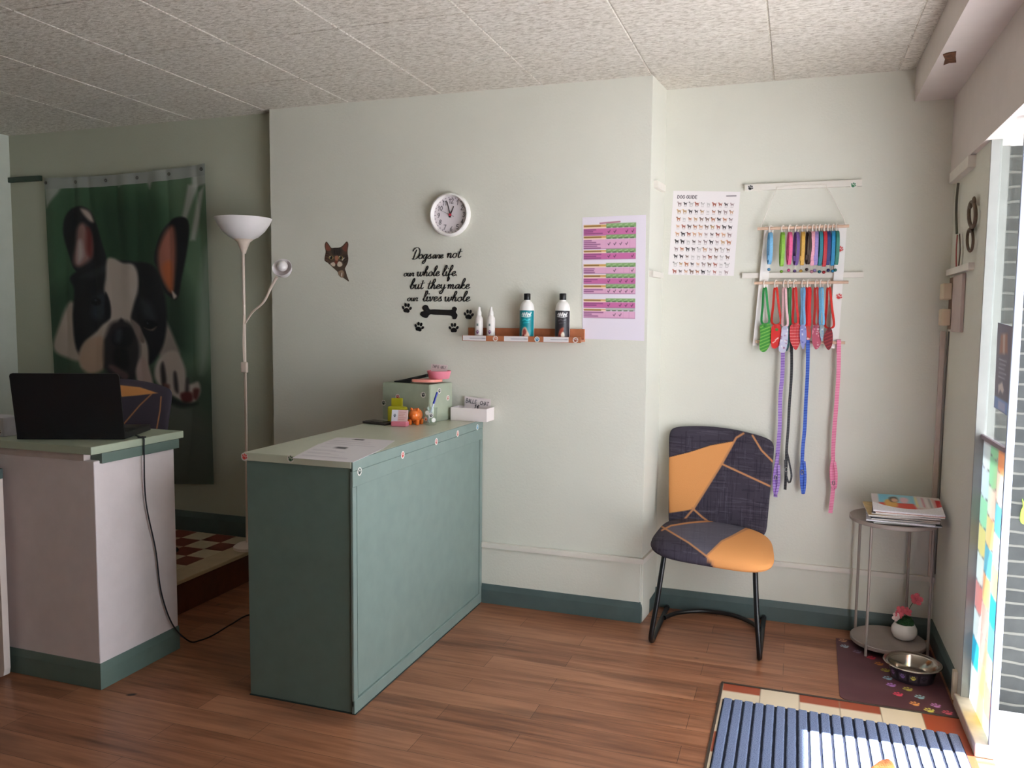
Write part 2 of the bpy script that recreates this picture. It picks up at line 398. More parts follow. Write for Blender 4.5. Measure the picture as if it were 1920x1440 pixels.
# ceiling: square fissured tiles with a small chamfer, seams between
bm = bmesh.new(); P = .5767
xs = [-5.3] + [-.151+P*k for k in range(-8, 2)] + [.50]
ys = [-1.7] + [3.12+P*k for k in range(-8, 3)] + [4.6]
for a, b in zip(xs, xs[1:]):
    for c, d in zip(ys, ys[1:]):
        if d-c < .02: continue
        g = .0022; q = [(a+g, c+g), (b-g, c+g), (b-g, d-g), (a+g, d-g)]; e = .003
        q2 = [(a+g+e, c+g+e), (b-g-e, c+g+e), (b-g-e, d-g-e), (a+g+e, d-g-e)]
        A = [bm.verts.new((x, y, H+.006)) for x, y in q]; B = [bm.verts.new((x, y, H)) for x, y in q2]
        bm.faces.new(B[::-1])
        for k in range(4): bm.faces.new((A[k], A[(k+1) % 4], B[(k+1) % 4], B[k]))
box(bm, -5.4, .9, -1.8, 4.7, H+.0061, H+.1)
struct('ceiling', bm, ceiling_mat())
# walls
bm = bmesh.new()                                     # chimney breast with its splayed right side
prism(bm, [(-2.996, YB, 0), (-.722, YB, 0), (-.694, YA+.01, 0), (-.694, 4.7, 0), (-2.996, 4.7, 0)], (0, 0, H+.01))
struct('wall_back', bm, WALL)
struct('wall_alcove', BM(box, -.70, .78, YA, 4.7, 0, H+.01), WALL)
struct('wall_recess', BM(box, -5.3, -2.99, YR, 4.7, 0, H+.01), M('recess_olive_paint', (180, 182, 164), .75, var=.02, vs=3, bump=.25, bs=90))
struct('wall_left_near', BM(box, -5.4, -5.177, -1.7, 2.6, 0, H+.01), WALL)
struct('wall_left', BM(box, -5.4, -5.177, 2.6, 4.7, 0, H+.01), M('left_wall_paint', (206, 210, 198), .7, var=.02))
struct('wall_front', BM(box, -5.4, 1.5, -1.8, -1.6, 0, H+.01), M('front_wall_paint', (206, 206, 202), .7, var=.1))
struct('wall_right', BM(box, XR, XR+.036, 3.702, YA+.02, 0, 2.36), WALL)
LIL = M('fascia_paint', (206, 196, 190), .7, var=.02)
struct('wall_right_upper', BM(box, .678, .80, -1.7, YA+.02, 2.315, H+.1), LIL)
struct('ceiling_beam', BM(box, .505, .80, -1.7, YA+.02, 2.667, H+.1), LIL)
struct('ceiling_porch', BM(box, .8005, 1.4195, -1.7, 3.849, 2.315, 2.5), M('porch_white', (232, 226, 224), .6, var=.02))
struct('ceiling_porch_lintel', BM(box, 1.42, 1.50, -1.7, 3.849, 2.315, 3.2), M('porch_white', (232, 226, 224)))
# the patched hole in the beam's underside: small ragged opening showing brown fibre
q = [atZ(2.6665, x, y) for x, y in ((1768, 102), (1774, 99), (1793, 96), (1792, 106), (1793, 116), (1780, 117), (1769, 121), (1772, 110))]
obj('beam_hole', BM(prism, q, (0, 0, -.003)), M('bare_fibreboard', (92, 58, 36), .9, var=.5, vs=60))
bpy.data.objects['beam_hole']['kind'] = 'structure'
# wainscot, rails and skirting
BZ = .333
bm = bmesh.new(); prism(bm, [(-1.64, YB-.008, 0), (-.730, YB-.008, 0), (-.702, YA, 0), (-.69, YA, 0), (-.715, YB+.01, 0), (-1.64, YB+.01, 0)], (0, 0, BZ))
struct('wall_back_dado', bm, WALL)
def rail_on(bm, path, z, depth, hgt, square=False):
    """moulded strip following a floor-plan path; outside is to the right of travel"""
    P = [Vector((x, y, 0)) for x, y in path]
    nn = []
    for i in range(len(P)):
        t1 = (P[i]-P[i-1]).normalized() if i else (P[1]-P[0]).normalized(); t2 = (P[i+1]-P[i]).normalized() if i+1 < len(P) else t1
        n1, n2 = Vector((t1.y, -t1.x, 0)), Vector((t2.y, -t2.x, 0)); b = (n1+n2).normalized(); nn.append(b/max(.3, b.dot(n1)))
    prof = [(0, 0), (depth, 0), (depth, hgt*(.96 if square else .7)), (depth*(.9 if square else .45), hgt), (0, hgt)]; rows = [[bm.verts.new(P[i]+nn[i]*a+Vector((0, 0, z+b))) for a, b in prof] for i in range(len(P))]
    for A, B in zip(rows, rows[1:]):
        for k in range(5): bm.faces.new((A[k], A[(k+1) % 5], B[(k+1) % 5], B[k]))
    bm.faces.new(rows[0]); bm.faces.new(rows[-1][::-1])
struct('trim_1', BM(rail_on, [(-1.62, YB-.004), (-.727, YB-.004), (-.697, YA)], BZ-.014, .018, .028, True), TRIMW)
struct('trim_2', BM(rail_on, [(-.70, YA), (XR, YA)], .300, .016, .026, True), TRIMW)
struct('baseboard_back', BM(rail_on, [(-1.62, YB-.006), (-.731, YB-.006), (-.70, YA)], 0, .012, .109), SAGED)
struct('baseboard_alcove', BM(rail_on, [(-.70, YA), (XR, YA)], 0, .015, .108), SAGED)
struct('baseboard_right', BM(rail_on, [(XR, YA), (XR, 3.80)], 0, .014, .108), SAGED)
struct('baseboard_recess', BM(rail_on, [(-5.17, YR), (-2.998, YR)], .19, .015, .13), SAGED)
struct('trim_3', BM(box, XR-.018, XR, 3.765, 3.80, 0, .125, .003), M('bare_cream', (226, 214, 190), .6))
# old picture rail lengths left on the walls
def batten(name, bm, label, mat=TRIMW): return tag(obj(name, bm, mat, smooth=False), label, 'batten')
b1 = batten('wall_batten', BM(rail_on, [(-.277, YA), (.284, YA)], 2.270, .024, .032, True), 'long white batten high in the alcove, above the hanging collar rack')
b2 = batten('wall_batten', BM(rail_on, [(-.276, YA), (.310, YA)], 1.818, .022, .028, True), 'long white batten behind the middle of the collar rack')
bm = bmesh.new(); rail_on(bm, [(-.7165, 4.24), (-.7005, 4.40)], 2.273, .024, .036, True)
batten('wall_batten', bm, 'short white batten stub on the splayed wall side, left of the dog breed poster top')
bm = bmesh.new(); rail_on(bm, [(-.721, 4.19), (-.7005, 4.40)], 1.818, .022, .030, True)
batten('wall_batten', bm, 'short white batten stub on the splayed wall side, left of the dog breed poster foot')
batten('wall_batten', BM(rail_on, [(XR, 4.44), (XR, 3.985)], 2.262, .03, .05, True), 'short batten just under the fascia on the right wall')
batten('wall_batten', BM(rail_on, [(XR, 4.44), (XR, 3.90)], 1.822, .022, .03, True), 'narrow batten above the light switches on the right wall')
batten('wall_batten', BM(rail_on, [(-5.19, YR), (-4.885, YR)], 2.50, .02, .035, True), 'dark green batten end beside the top of the dog banner', M('dark_green_paint', (46, 64, 52), .5))
sticker(b1, atY(YA-.0245, 1407, 352), (1, 0, 0), (0, 0, 1), .017, (30, 30, 32), .5)
sticker(b1, atY(YA-.0245, 1600, 347), (1, 0, 0), (0, 0, 1), .016, (40, 110, 70), .5)

# ------------------------------------------------------------------ shop front and outside
FRM = M('shopfront_white', (192, 188, 182), .45, var=.04)
bm = BM(box, .699, .738, 3.690, 3.7015, 0, 2.318, .001); struct('window_1_frame', bm, M('jamb_grey_white', (146, 144, 140), .5, var=.05))
struct('trim_5', BM(box, .7375, .795, 3.832, 3.849, -.05, 2.314), M('outer_strip', (118, 118, 114), .7, var=.1))
struct('window_1_post', BM(box, .722, .748, 3.288, 3.302, .05, 2.316, .002), M('edge_white', (150, 160, 178), .3))
struct('window_1_sill', BM(box, .678, .775, 3.286, 3.72, 0, .052, .004), M('worn_sill', (206, 190, 176), .6, var=.1, vs=25))
struct('window_1', BM(box, .731, .737, 3.302, 3.6895, .052, 2.316), GLASS())
struct('door_sill', BM(box, .70, .78, 2.32, 3.286, -.06, -.005), M('sill_stone', (96, 94, 90), .7, var=.15, vs=30))
# unseen shop window nearer the viewer, put in and sized for fill light
W2 = 1.25
struct('fill_window_frame', BM(lambda b: [box(b, .70, .77, 2.24, 2.32, -.02, 2.316), box(b, .70, .77, W2-.08, W2, -.02, 2.316), box(b, .70, .77, W2, 2.24, 2.24, 2.316), box(b, .70, .77, W2, 2.24, -.02, .45)]), FRM)
struct('fill_window', BM(box, .731, .737, W2, 2.24, .45, 2.24), GLASS())
struct('wall_right_front', BM(box, XR, XR+.08, -1.7, W2-.08, -.02, 2.32), WALL)
struct('wall_outside', BM(box, .737, 5, 3.85, 4.2, -.2, 4.5), brick_mat())
struct('ground', BM(box, .74, 14, -9, 4.2, -.25, -.05), M('pale_concrete', (210, 207, 208), .9, var=.06, vs=6))

# sticker film on the lower glass: mosaic of coloured tiles
film = Art((236, 244, 244)); cols = [(244, 252, 248), (184, 240, 200), (255, 234, 158), (252, 252, 246), (120, 212, 240), (255, 196, 146), (248, 166, 160), (64, 188, 218), (255, 240, 180), (236, 248, 255)]
seq = [[0, 1, 5], [9, 1, 3], [1, 3, 4], [2, 8, 3], [3, 4, 2], [6, 5, 7], [0, 6, 4], [7, 6, 8], [0, 2, 6], [3, 8, 0]]
for r_ in range(10):
    for c_ in range(3):
        o_ = (.0, -.55, -.2)[c_]; h_ = 12.6
        film.poly([(c_*33.3+.6, (r_+o_)*h_), (c_*33.3+32.7, (r_+o_)*h_+1), (c_*33.3+32.7, (r_+o_+1)*h_-.6), (c_*33.3+17, (r_+o_+1)*h_+.8), (c_*33.3+.6, (r_+o_+1)*h_-1.0)], cols[seq[r_][c_]], .5)
        film.line([(c_*33.3+1, (r_+o_+1)*h_-.6), (c_*33.3+17, (r_+o_+1)*h_+1.2), (c_*33.3+32, (r_+o_+1)*h_)], .7, (96, 88, 98), .4, al=.8)
for c_ in (1, 2): film.line([(c_*33.3, 0), (c_*33.3-1, 60), (c_*33.3, 120)], .7, (150, 140, 150), .4, al=.6)
film.rect(0, 0, 100, 1.6, (120, 90, 100)).rect(0, 0, 1.2, 120, (70, 80, 90))
o = sheet('window_film', quad((.730, 3.6898, 1.14), (.730, 3.3022, 1.14), (.730, 3.3022, .0505), (.730, 3.6898, .0505)), 50, 130, film, PRINT('film', .4, translucent=True), uvmap=lambda u, v: (u*100, v*118), thick=.0008, nrm=(-1, 0, 0), base=(.73, 3.45, .055))
tag(o, 'pastel mosaic sticker film on the lower half of the glass side panel', 'window film')
bn = obj('film_top_bar', BM(box, .718, .7295, 3.303, 3.686, 1.135, 1.152, .002), M('film_bar', (150, 130, 140), .4), o)
# poster stuck on the glass
pa = Art((112, 108, 132)); pa.poly([(25, 30), (70, 22), (78, 75), (20, 85)], (176, 120, 100), 5).poly([(40, 28), (55, 26), (58, 80), (45, 80)], (214, 196, 190), 4)
for k in range(5): pa.line([(22+3*(k % 2), 100+k*12), (74-6*(k % 3), 98+k*12)], 3.5, (176, 176, 196), 1.5)
pa.poly([(24, 172), (52, 158), (66, 178), (58, 190), (40, 182), (28, 196)], (232, 222, 222), 3).rect(0, 206, 100, 240, (130, 168, 230), 3).rect(30, 212, 80, 236, (190, 200, 240), 4)
o = sheet('glass_poster', quad((.7305, 3.565, 1.60), (.7305, 3.335, 1.585), (.7305, 3.335, 1.265), (.7305, 3.55, 1.275)), 30, 70, pa, PRINT('glossy', .35), uvmap=lambda u, v: (u*100, v*240), thick=.0006, nrm=(-1, 0, 0), base=(.7305, 3.44, 1.27))
tag(o, 'narrow dark violet poster with pale text stuck on the glass side panel', 'poster')
# lime sticker on the masonry outside
g = atY(3.846, 1919, 960); bm = bmesh.new()
prism(bm, [g+Vector((x*.022+.008, 0, z*.05)) for x, z in [(v.x, v.y) for v in cr([(-.7, -.9, 0), (-.8, 0, 0), (-.5, .5, 0), (-.7, 1.1, 0), (-.2, .7, 0), (.3, .7, 0), (.7, 1.1, 0), (.6, .4, 0), (.9, -.2, 0), (.6, -1, 0)], 4, True)]], (0, .003, 0))
tag(obj('wall_sticker', bm, M('lime', (150, 214, 40), .5), base=g), 'lime green sticker on the grey masonry outside the door', 'sticker')

# ------------------------------------------------------------------ entrance tiles, dark edging strip
ti = Art((222, 204, 176)); X0 = -.246; T = .1575; TE = (158, 74, 48)
for k, kind in enumerate('hchhct'):
    x0, x1 = X0+T*k, X0+T*(k+1)
    if kind == 't': x1 = .8; ti.rect(x0, 3.2, x1, 3.60, TE, .001); ti.rect(.60, -2, .8, 3.6, TE, .001)
    if kind == 'h': ti.rect(x0, 3.514, x1, 3.60, TE, .0012)
    ti.line([(x0, 3.2), (x0, 3.6)], .0035, (150, 128, 104), .0012)
for k in range(1, 8): ti.rect(X0, 3.3-T*k*2, .6, 3.3-T*k*2+T, TE, .001)
o = sheet('entrance_tiles', quad((X0, 3.585, .0022), (XR-.02, 3.585, .0022), (XR-.02, 1.2, .0022), (X0, 1.2, .0022)), 260, 300, ti, PRINT('tile', .35), uvmap=lambda u, v: (X0+u*(XR-.02-X0), 3.585-v*2.385), thick=.002, nrm=(0, 0, 1))
o['kind'] = 'structure'; o.name = 'floor_tiles'
struct('trim_4', BM(lambda b: [box(b, X0-.008, XR-.022, 3.585, 3.597, .0005, .006, .001), box(b, X0-.010, X0, 1.2, 3.597, .0005, .005, .001)]), M('edge_strip', (74, 62, 54), .4, metal=.3))

# ================================================================== COUNTER
cx0, cx1, cy0, cy1, ct = -2.13, -1.622, 2.772, 4.176, 1.038
c = thing('reception_counter', ((cx0+cx1)/2, (cy0+cy1)/2, 0), 'tall sage green reception counter with pale top and paw stickers', 'counter')
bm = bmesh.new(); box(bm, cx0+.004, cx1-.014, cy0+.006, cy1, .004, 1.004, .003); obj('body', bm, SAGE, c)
bm = bmesh.new(); box(bm, cx0-.004, cx1-.006, cy0-.004, cy1, 1.004, ct, .003); obj('top', bm, TOPP, c)
SAGEL = M('sage_panel_lit', (122, 139, 133), .5, var=.05, bump=.06, bs=50)  # same green as the body, lightened: daylight on this side put into the colour
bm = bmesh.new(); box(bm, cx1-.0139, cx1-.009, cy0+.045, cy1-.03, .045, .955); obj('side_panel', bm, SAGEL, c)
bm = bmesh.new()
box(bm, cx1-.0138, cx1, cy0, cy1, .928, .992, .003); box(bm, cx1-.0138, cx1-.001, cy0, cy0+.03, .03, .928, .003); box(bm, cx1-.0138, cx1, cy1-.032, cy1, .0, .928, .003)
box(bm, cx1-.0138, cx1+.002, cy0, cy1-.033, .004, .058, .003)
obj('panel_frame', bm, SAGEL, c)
obj('kick_edge', BM(lambda b: [box(b, cx1-.012, cx1+.004, cy0+.001, cy1-.034, .0005, .0038), box(b, cx0+.002, cx1-.0125, cy0+.003, cy0+.02, .0005, .0038)]), M('kick_dark', (46, 58, 56), .7), c)
obj('top_edging', BM(box, cx1-.0058, cx1+.002, cy0-.003, cy1, .993, ct-.001, .002), SAGEL, c)
for x, y, col, r_ in ((755, 853, (196, 70, 64), .3), (818, 828, (196, 100, 96), -.2), (858, 813, (206, 120, 110), .4), (895, 801, (90, 160, 200), .2), (674, 884, (40, 60, 56), .3)):
    sticker(c, atX(cx1+.0022, x, y), (0, 1, 0), (0, 0, 1), .017, col, r_)
sticker(c, atY(cy0-.0042, 545, 860), (1, 0, 0), (0, 0, 1), .016, (50, 84, 56), .4)
sticker(c, atY(cy0-.0042, 454, 856)+Vector((.012, 0, 0)), (1, 0, 0), (0, 0, 1), .017, (200, 50, 44), .5)

# papers on the counter
def paper(q, label, h, seed):
    a = Art((224, 220, 224)); r_ = random.Random(seed)
    a.rect(34, 14, 52, 30, (70, 68, 76), 1.5)
    for k in range(9): a.line([(8, 40+k*9), (8+r_.uniform(30, 84), 40+k*9)], 1.4, (176, 170, 182), 1)
    for k in range(3): a.line([(10, 10+k*7), (28, 10+k*7)], 1.4, (150, 146, 160), 1)
    o = sheet('paper_sheet', lambda u, v: Vector(quad(*q)(u, v))+Vector((0, 0, .0012*math.sin(3*u+2*v))), 24, 34, a, PRINT('paper', .6), uvmap=lambda u, v: (u*100, v*130), thick=.0012, nrm=(0, 0, 1), base=Vector(q[3]))
    return tag(o, label, 'paper', 'printed sheets on the counter')
def pz(z, *q): return [atZ(z, *p)+Vector((0, 0, 0)) for p in q]
q = pz(ct+.0035, (632, 820), (740, 826), (716, 842), (596, 834)); paper(q, 'printed sheet further back on the green counter, partly covered by the nearer one', 0, 3)
q = pz(ct+.0055, (598, 832), (716, 842), (662, 866), (548, 859)); paper(q, 'printed sheet at the front corner of the green counter top', 0, 4)

# wrapped carton with paw stickers, things on top
def corner(z, *q): return [atZ(z, *p) for p in q]
bz0, bz1 = ct+.001, 1.243
FR = Vector((-1.818, 3.901, bz0)); BU = Vector((.987, -.163, 0)); BD = Vector((.163, .987, 0)); FL = FR-BU*.313
w = thing('storage_box', FR-BU*.156+BD*.11, 'sage paper covered carton with paw stickers at the back of the counter', 'box')
bm = bmesh.new(); prism(bm, [FL, FR, FR+BD*.222, FL+BD*.222], (0, 0, bz1-bz0)); bmesh.ops.bevel(bm, geom=[e for e in bm.edges if len(e.link_faces) == 2 and e.calc_face_angle(0) > .5], offset=.004, segments=2, affect='EDGES')
obj('carton', bm, M('wrapping_paper', (160, 168, 148), .6, var=.05, vs=22, bump=.2, bs=16), w)
for a, z, col, r_ in ((.105, 1.168, (176, 48, 44), .5), (.272, 1.188, (34, 36, 36), .5), (.010, 1.13, (40, 50, 44), .5)):
    sticker(w, FL+BU*a+Vector((0, 0, z-bz0))-BD*.0003, BU, (0, 0, 1), .0155, col, r_)
for a, z, col in ((.09, 1.205, (40, 60, 56)), (.175, 1.160, (190, 120, 110))): sticker(w, FR+BD*a+Vector((0, 0, z-bz0))+BU*.0003, BD, (0, 0, 1), .015, col, .4)
# black brush tool and pink tray and pink bowl on it
t = thing('scraper', (-2.0, 4.01, bz1), 'flat black scraper lying on the carton behind the pink tray', 'tool')
bm = bmesh.new(); box(bm, -2.065, -1.965, 3.97, 4.05, bz1+.001, bz1+.009, .003); obj('blade', bm, BLACK, t)
bm = bmesh.new(); prism(bm, [(-2.05, 3.99, bz1+.0092), (-1.90, 4.03, bz1+.047), (-1.90, 4.03, bz1+.032), (-1.99, 3.99, bz1+.0092)], (.006, .045, 0)); obj('handle', bm, BLACK, t)
PINK = M('pink_silicone', (226, 130, 148), .45, var=.03)
SALM = M('salmon_plastic', (236, 150, 136), .45, var=.03)
bm = bmesh.new(); prism(bm, [(v.x, v.y, bz1+.0105) for v in cr([(-1.935, 3.925, 0), (-1.865, 3.918, 0), (-1.812, 3.94, 0), (-1.795, 4.01, 0), (-1.83, 4.06, 0), (-1.88, 4.03, 0), (-1.915, 3.965, 0)], 6, True)], (0, 0, .014))
tag(obj('pink_tray', bm, SALM, base=(-1.88, 3.96, bz1+.0105)), 'flat salmon pink tray under the pink bowl on the carton', 'tray')
t = thing('pet_bowl', (-1.822, 4.03, bz1+.0252), 'round pink bowl holding a handwritten card on top of the carton', 'bowl')
bm = bmesh.new(); lathe(bm, [(0, 0), (.052, 0), (.056, .004), (.066, .042), (.063, .043), (.053, .006), (0, .004)], (-1.822, 4.03, bz1+.0252), 40); obj('bowl', bm, PINK, t, True)
sg = Art((224, 206, 204)); write(sg, 'TAPIS', 8, 5, 13, (70, 54, 60), 1.8, shear=.3, rise=.4); write(sg, 'GELI', 58, 7, 13, (60, 46, 52), 1.8, shear=.3, rise=-.5)
o = sheet('sign_card', quad((-1.882, 4.055, 1.345), (-1.782, 4.055, 1.340), (-1.786, 4.047, 1.275), (-1.878, 4.047, 1.275)), 90, 60, sg, PRINT('card', .6), uvmap=lambda u, v: (u*100, v*66), thick=.0008, nrm=(0, -1, 0), base=(-1.832, 4.05, 1.275))
tag(o, 'handwritten white card standing in the pink bowl', 'sign')
# phone, sticky notes, cards, piggy bank, glass, pen
t = thing('mobile_phone', (-2.05, 3.775, ct), 'dark flat phone lying at the left of the yellow note holder', 'phone')
bm = bmesh.new(); box(bm, -.08, .08, -.042, .042, 0, .012, .004); bmesh.ops.rotate(bm, verts=bm.verts, matrix=Matrix.Rotation(-.25, 3, 'Z')); bmesh.ops.translate(bm, verts=bm.verts, vec=(-2.055, 3.78, ct+.001)); obj('case', bm, M('phone_brown', (46, 38, 36), .35), t)
bm = bmesh.new(); box(bm, -.068, .05, -.034, .034, .0122, .0142, .001); bmesh.ops.rotate(bm, verts=bm.verts, matrix=Matrix.Rotation(-.25, 3, 'Z')); bmesh.ops.translate(bm, verts=bm.verts, vec=(-2.055, 3.78, ct+.001)); obj('screen', bm, M('phone_glass', (20, 20, 24), .1), t)
YEL = M('olive_yellow', (188, 184, 40), .5, var=.04)
t = thing('note_holder', (-1.995, 3.845, ct), 'olive yellow holder with sticky notes in front of the carton', 'note holder')
obj('holder', BM(box, -2.035, -1.93, 3.835, 3.87, ct+.001, ct+.088, .008, .06), YEL, t)
obj('note_pad', BM(box, -2.03, -1.968, 3.872, 3.886, ct+.001, ct+.130, .002, .06), M('note_yellow', (176, 166, 20), .6), t)
t = thing('card_stand', (-1.90, 3.735, ct), 'pink card stand with business cards at the counter middle', 'card stand')
obj('base', BM(box, -1.952, -1.868, 3.715, 3.76, ct+.001, ct+.026, .004, .12), PINK, t)
ca = Art((226, 190, 186)); ca.rect(0, 0, 40, 60, (226, 224, 232), 1); paw_art(ca, 20, 28, 10, (70, 84, 100))
for k in range(5): ca.line([(46, 10+k*9), (90-7*(k % 3), 10+k*9)], 2, (196, 130, 120), 1)
o = sheet('business_cards', quad((-1.957, 3.741, ct+.083), (-1.872, 3.752, ct+.083), (-1.872, 3.741, ct+.020), (-1.957, 3.730, ct+.020)), 50, 36, ca, PRINT('card', .6), parent=t, uvmap=lambda u, v: (u*100, v*60), thick=.006, nrm=(0, -1, 0))
ORG = M('orange_ceramic', (236, 120, 44), .22, var=.03, coat=.4)
t = thing('piggy_bank', (-1.868, 3.835, ct), 'small glossy orange piggy bank behind the business cards', 'piggy bank')
bm = bmesh.new(); pc = Vector((-1.868, 3.835, ct+.050)); hd_ = Vector((.010, -.036, .004))
ell(bm, pc, (.036, .046, .036), 24, 16); ell(bm, pc+hd_, (.027, .024, .027), 20, 14); ell(bm, pc+hd_+Vector((.004, -.024, -.005)), (.011, .009, .010), 16, 10)
o_body = obj('body', bm, ORG, t, True)
for dx, dy in ((-.020, -.028), (.022, -.026), (-.020, .026), (.020, .026)):
    bm = bmesh.new(); lathe(bm, [(0, 0), (.009, 0), (.011, .004), (.012, .028), (0, .03)], (pc.x+dx, pc.y+dy, ct+.001), 14); obj('leg', bm, ORG, t, True)
for s_ in (-1, 1):
    bm = bmesh.new(); ell(bm, pc+hd_+Vector((.017*s_, .004, .026)), (.008, .005, .012), 12, 8, Matrix.Rotation(.4*s_, 3, 'Y')); obj('ear', bm, ORG, t, True)
gx, gy = -1.786, 3.845
t = thing('drinking_glass', (gx, gy, ct), 'clear tumbler with paw stickers holding a blue pen', 'glass')
bm = bmesh.new(); lathe(bm, [(0, .001), (.027, .001), (.030, .006), (.036, .092), (.034, .092), (.028, .010), (0, .009)], (gx, gy, ct), 36); obj('tumbler', bm, GLASS(), t, True)
for k, (a, z, col) in enumerate(((-1.9, .035, (210, 96, 40)), (-1.1, .055, (40, 40, 46)), (-1.6, .068, (236, 236, 232)), (-.7, .03, (236, 236, 232)))):
    rr_ = .0325+.006*z/.09; n = Vector((math.cos(a), math.sin(a), 0)); sticker(t, Vector((gx, gy, ct+z))+n*(rr_+.001), Vector((-n.y, n.x, 0)), (0, 0, 1), .012, col, .4)
t = thing('ballpoint_pen', (gx-.008, gy, ct+.012), 'blue and white ballpoint pen leaning in the tumbler', 'pen')
p0, p1 = Vector((gx-.015, gy-.008, ct+.0135)), Vector((gx+.036, gy+.004, ct+.175)); dv = p1-p0
obj('barrel', BM(tube, [p0, p0+dv*.12, p0+dv*.62], [.0012, .0042, .0042], 10), M('pen_white', (206, 212, 226), .3), t, True)
obj('cap', BM(tube, [p0+dv*.62, p0+dv*.98, p1], [.0055, .0055, .003], 10), M('pen_blue', (30, 44, 150), .3), t, True)
# white tray with cat balls and price card, against the wall
t = thing('display_tray', (-1.66, 4.12, ct), 'open white card tray at the wall end of the counter', 'tray')
tx0, tx1, ty0, ty1, tz0, tz1 = -1.768, -1.556, 4.062, 4.176, ct+.001, ct+.072
WB = M('white_card_box', (232, 222, 220), .55, var=.02)
obj('floor', BM(box, tx0, tx1, ty0, ty1, tz0, tz0+.004), WB, t)
obj('front_wall', BM(box, tx0, tx1, ty0, ty0+.004, tz0+.0041, tz1, .001), WB, t); obj('back_wall', BM(box, tx0, tx1, ty1-.004, ty1, tz0+.0041, tz1, .001), WB, t)
for a in (tx0, tx1-.004): obj('side_wall', BM(box, a, a+.004, ty0+.0041, ty1-.0041, tz0+.0041, tz1, .001), WB, t)
bc = [((58, 130, 190), -1.742, 4.092), ((60, 150, 110), -1.696, 4.092), ((70, 150, 200), -1.722, 4.135), ((40, 130, 140), -1.586, 4.120), ((60, 120, 180), -1.648, 4.095)]
lab = ['blue cat ball at the left front of the white tray', 'green cat ball next to the blue one in the white tray', 'light blue cat ball at the back left of the white tray', 'teal cat ball at the right end of the white tray', 'dark blue cat ball in the middle of the white tray']
for (c_, x, y), l in zip(bc, lab):
    bm = bmesh.new(); ell(bm, (x, y, tz0+.0262), (.022, .022, .022), 18, 12); tag(obj('cat_ball', bm, M('ball%d' % c_[0]+str(c_[2]), c_, .5), smooth=True, base=(x, y, tz0+.004)), l, 'ball', 'cat balls in the white tray')
sg = Art((224, 212, 212)); write(sg, 'BALLE', 7, 8, 15, (50, 44, 52), 2.2, shear=.3, rise=.6); write(sg, 'CHAT', 74, 12, 15, (50, 44, 52), 2.2, shear=.3, rise=.4); write(sg, '1e', 46, 29, 14, (44, 38, 44), 2.8, adv=1.3, shear=.6)
o = sheet('sign_card', quad((-1.728, 4.166, ct+.126), (-1.573, 4.166, ct+.114), (-1.573, 4.160, ct+.010), (-1.728, 4.160, ct+.010)), 110, 70, sg, PRINT('card', .6), uvmap=lambda u, v: (u*124, v*80), thick=.001, nrm=(0, -1, 0), base=(-1.65, 4.163, ct+.01))
tag(o, 'handwritten white price card at the back of the white tray', 'sign')

# ================================================================== DESK, LAPTOP, SECOND CHAIR, LAMP, BANNER
dx0, dx1, dy0, dy1 = -4.6, -2.752, 2.598, 3.062
d = thing('service_desk', ((dx0+dx1)/2, (dy0+dy1)/2, 0), 'white painted desk block with green skirting and pale green top', 'desk')
obj('body', BM(box, dx0, dx1, dy0, dy1, .0, .985, .004), M('desk_white', (228, 216, 216), .6, var=.03, bump=.12, bs=70), d)
obj('skirting', BM(rail_on, [(dx0, dy0), (dx1, dy0), (dx1, dy1)][::-1] if False else [(dx1, dy1), (dx1, dy0), (dx0, dy0)][::-1], .001, .008, .112), SAGE, d)
obj('cleat', BM(box, -2.80, -2.738, dy0+.03, dy1+.02, .972, 1.016, .002), M('cleat_green', (104, 122, 114), .5), d)
obj('apron', BM(box, dx0, -2.80, dy0-.006, dy0+.03, .985, 1.016, .002), M('desk_apron', (206, 190, 184), .6), d)
obj('top', BM(box, dx0, -2.737, 2.572, 3.112, 1.0165, 1.05, .003), M('desk_top_green', (176, 186, 164), .4, var=.03), d)
# laptop, seen from behind
P0, P1, P2 = Vector((-3.189, 2.606, 1.0505)), Vector((-2.768, 2.783, 1.0505)), Vector((-2.886, 3.092, 1.0505))
U_, V_ = (P1-P0).normalized(), (P2-P1); V_.normalize(); V_ = Vector((-U_.y, U_.x, 0)); wL = (P1-P0).length; dL = .30
t = thing('laptop', P0, 'large open black laptop seen from behind on the white desk', 'laptop')
bm = bmesh.new(); prism(bm, [P0+Vector((0, 0, .003)), P1+Vector((0, 0, .003)), P1+V_*dL+Vector((0, 0, .003)), P0+V_*dL+Vector((0, 0, .003))], (0, 0, .026))
LB = M('laptop_black', (20, 20, 22), .42, var=.1); obj('base', bm, LB, t)
h0 = P0+Vector((0, 0, .030))+V_*.006; tilt = (Vector((0, 0, 1))*math.cos(.16)-V_*math.sin(.16)); LH = .268; nn = U_.cross(tilt)
def lidq(r): return [h0+U_*a+tilt*b for a, b in [(0, 0), (wL, 0), (wL, LH-r), (wL-r*.3, LH-r*.3), (wL-r, LH), (r, LH), (r*.3, LH-r*.3), (0, LH-r)]]
obj('lid', BM(prism, lidq(.012), nn*.007), LB, t)
sb = [h0+U_*a+tilt*b-nn*.0008 for a, b in ((.012, .02), (wL-.012, .02), (wL-.012, LH-.012), (.012, LH-.012))]
obj('screen', BM(prism, sb, nn*.0006), M('screen_off', (8, 8, 10), .15), t)
kb = [P0+U_*a+V_*b+Vector((0, 0, .0295)) for a, b in ((.02, .03), (wL-.02, .03), (wL-.02, .17), (.02, .17))]
obj('keyboard', BM(prism, kb, (0, 0, .0015)), M('keys', (30, 30, 32), .6), t)
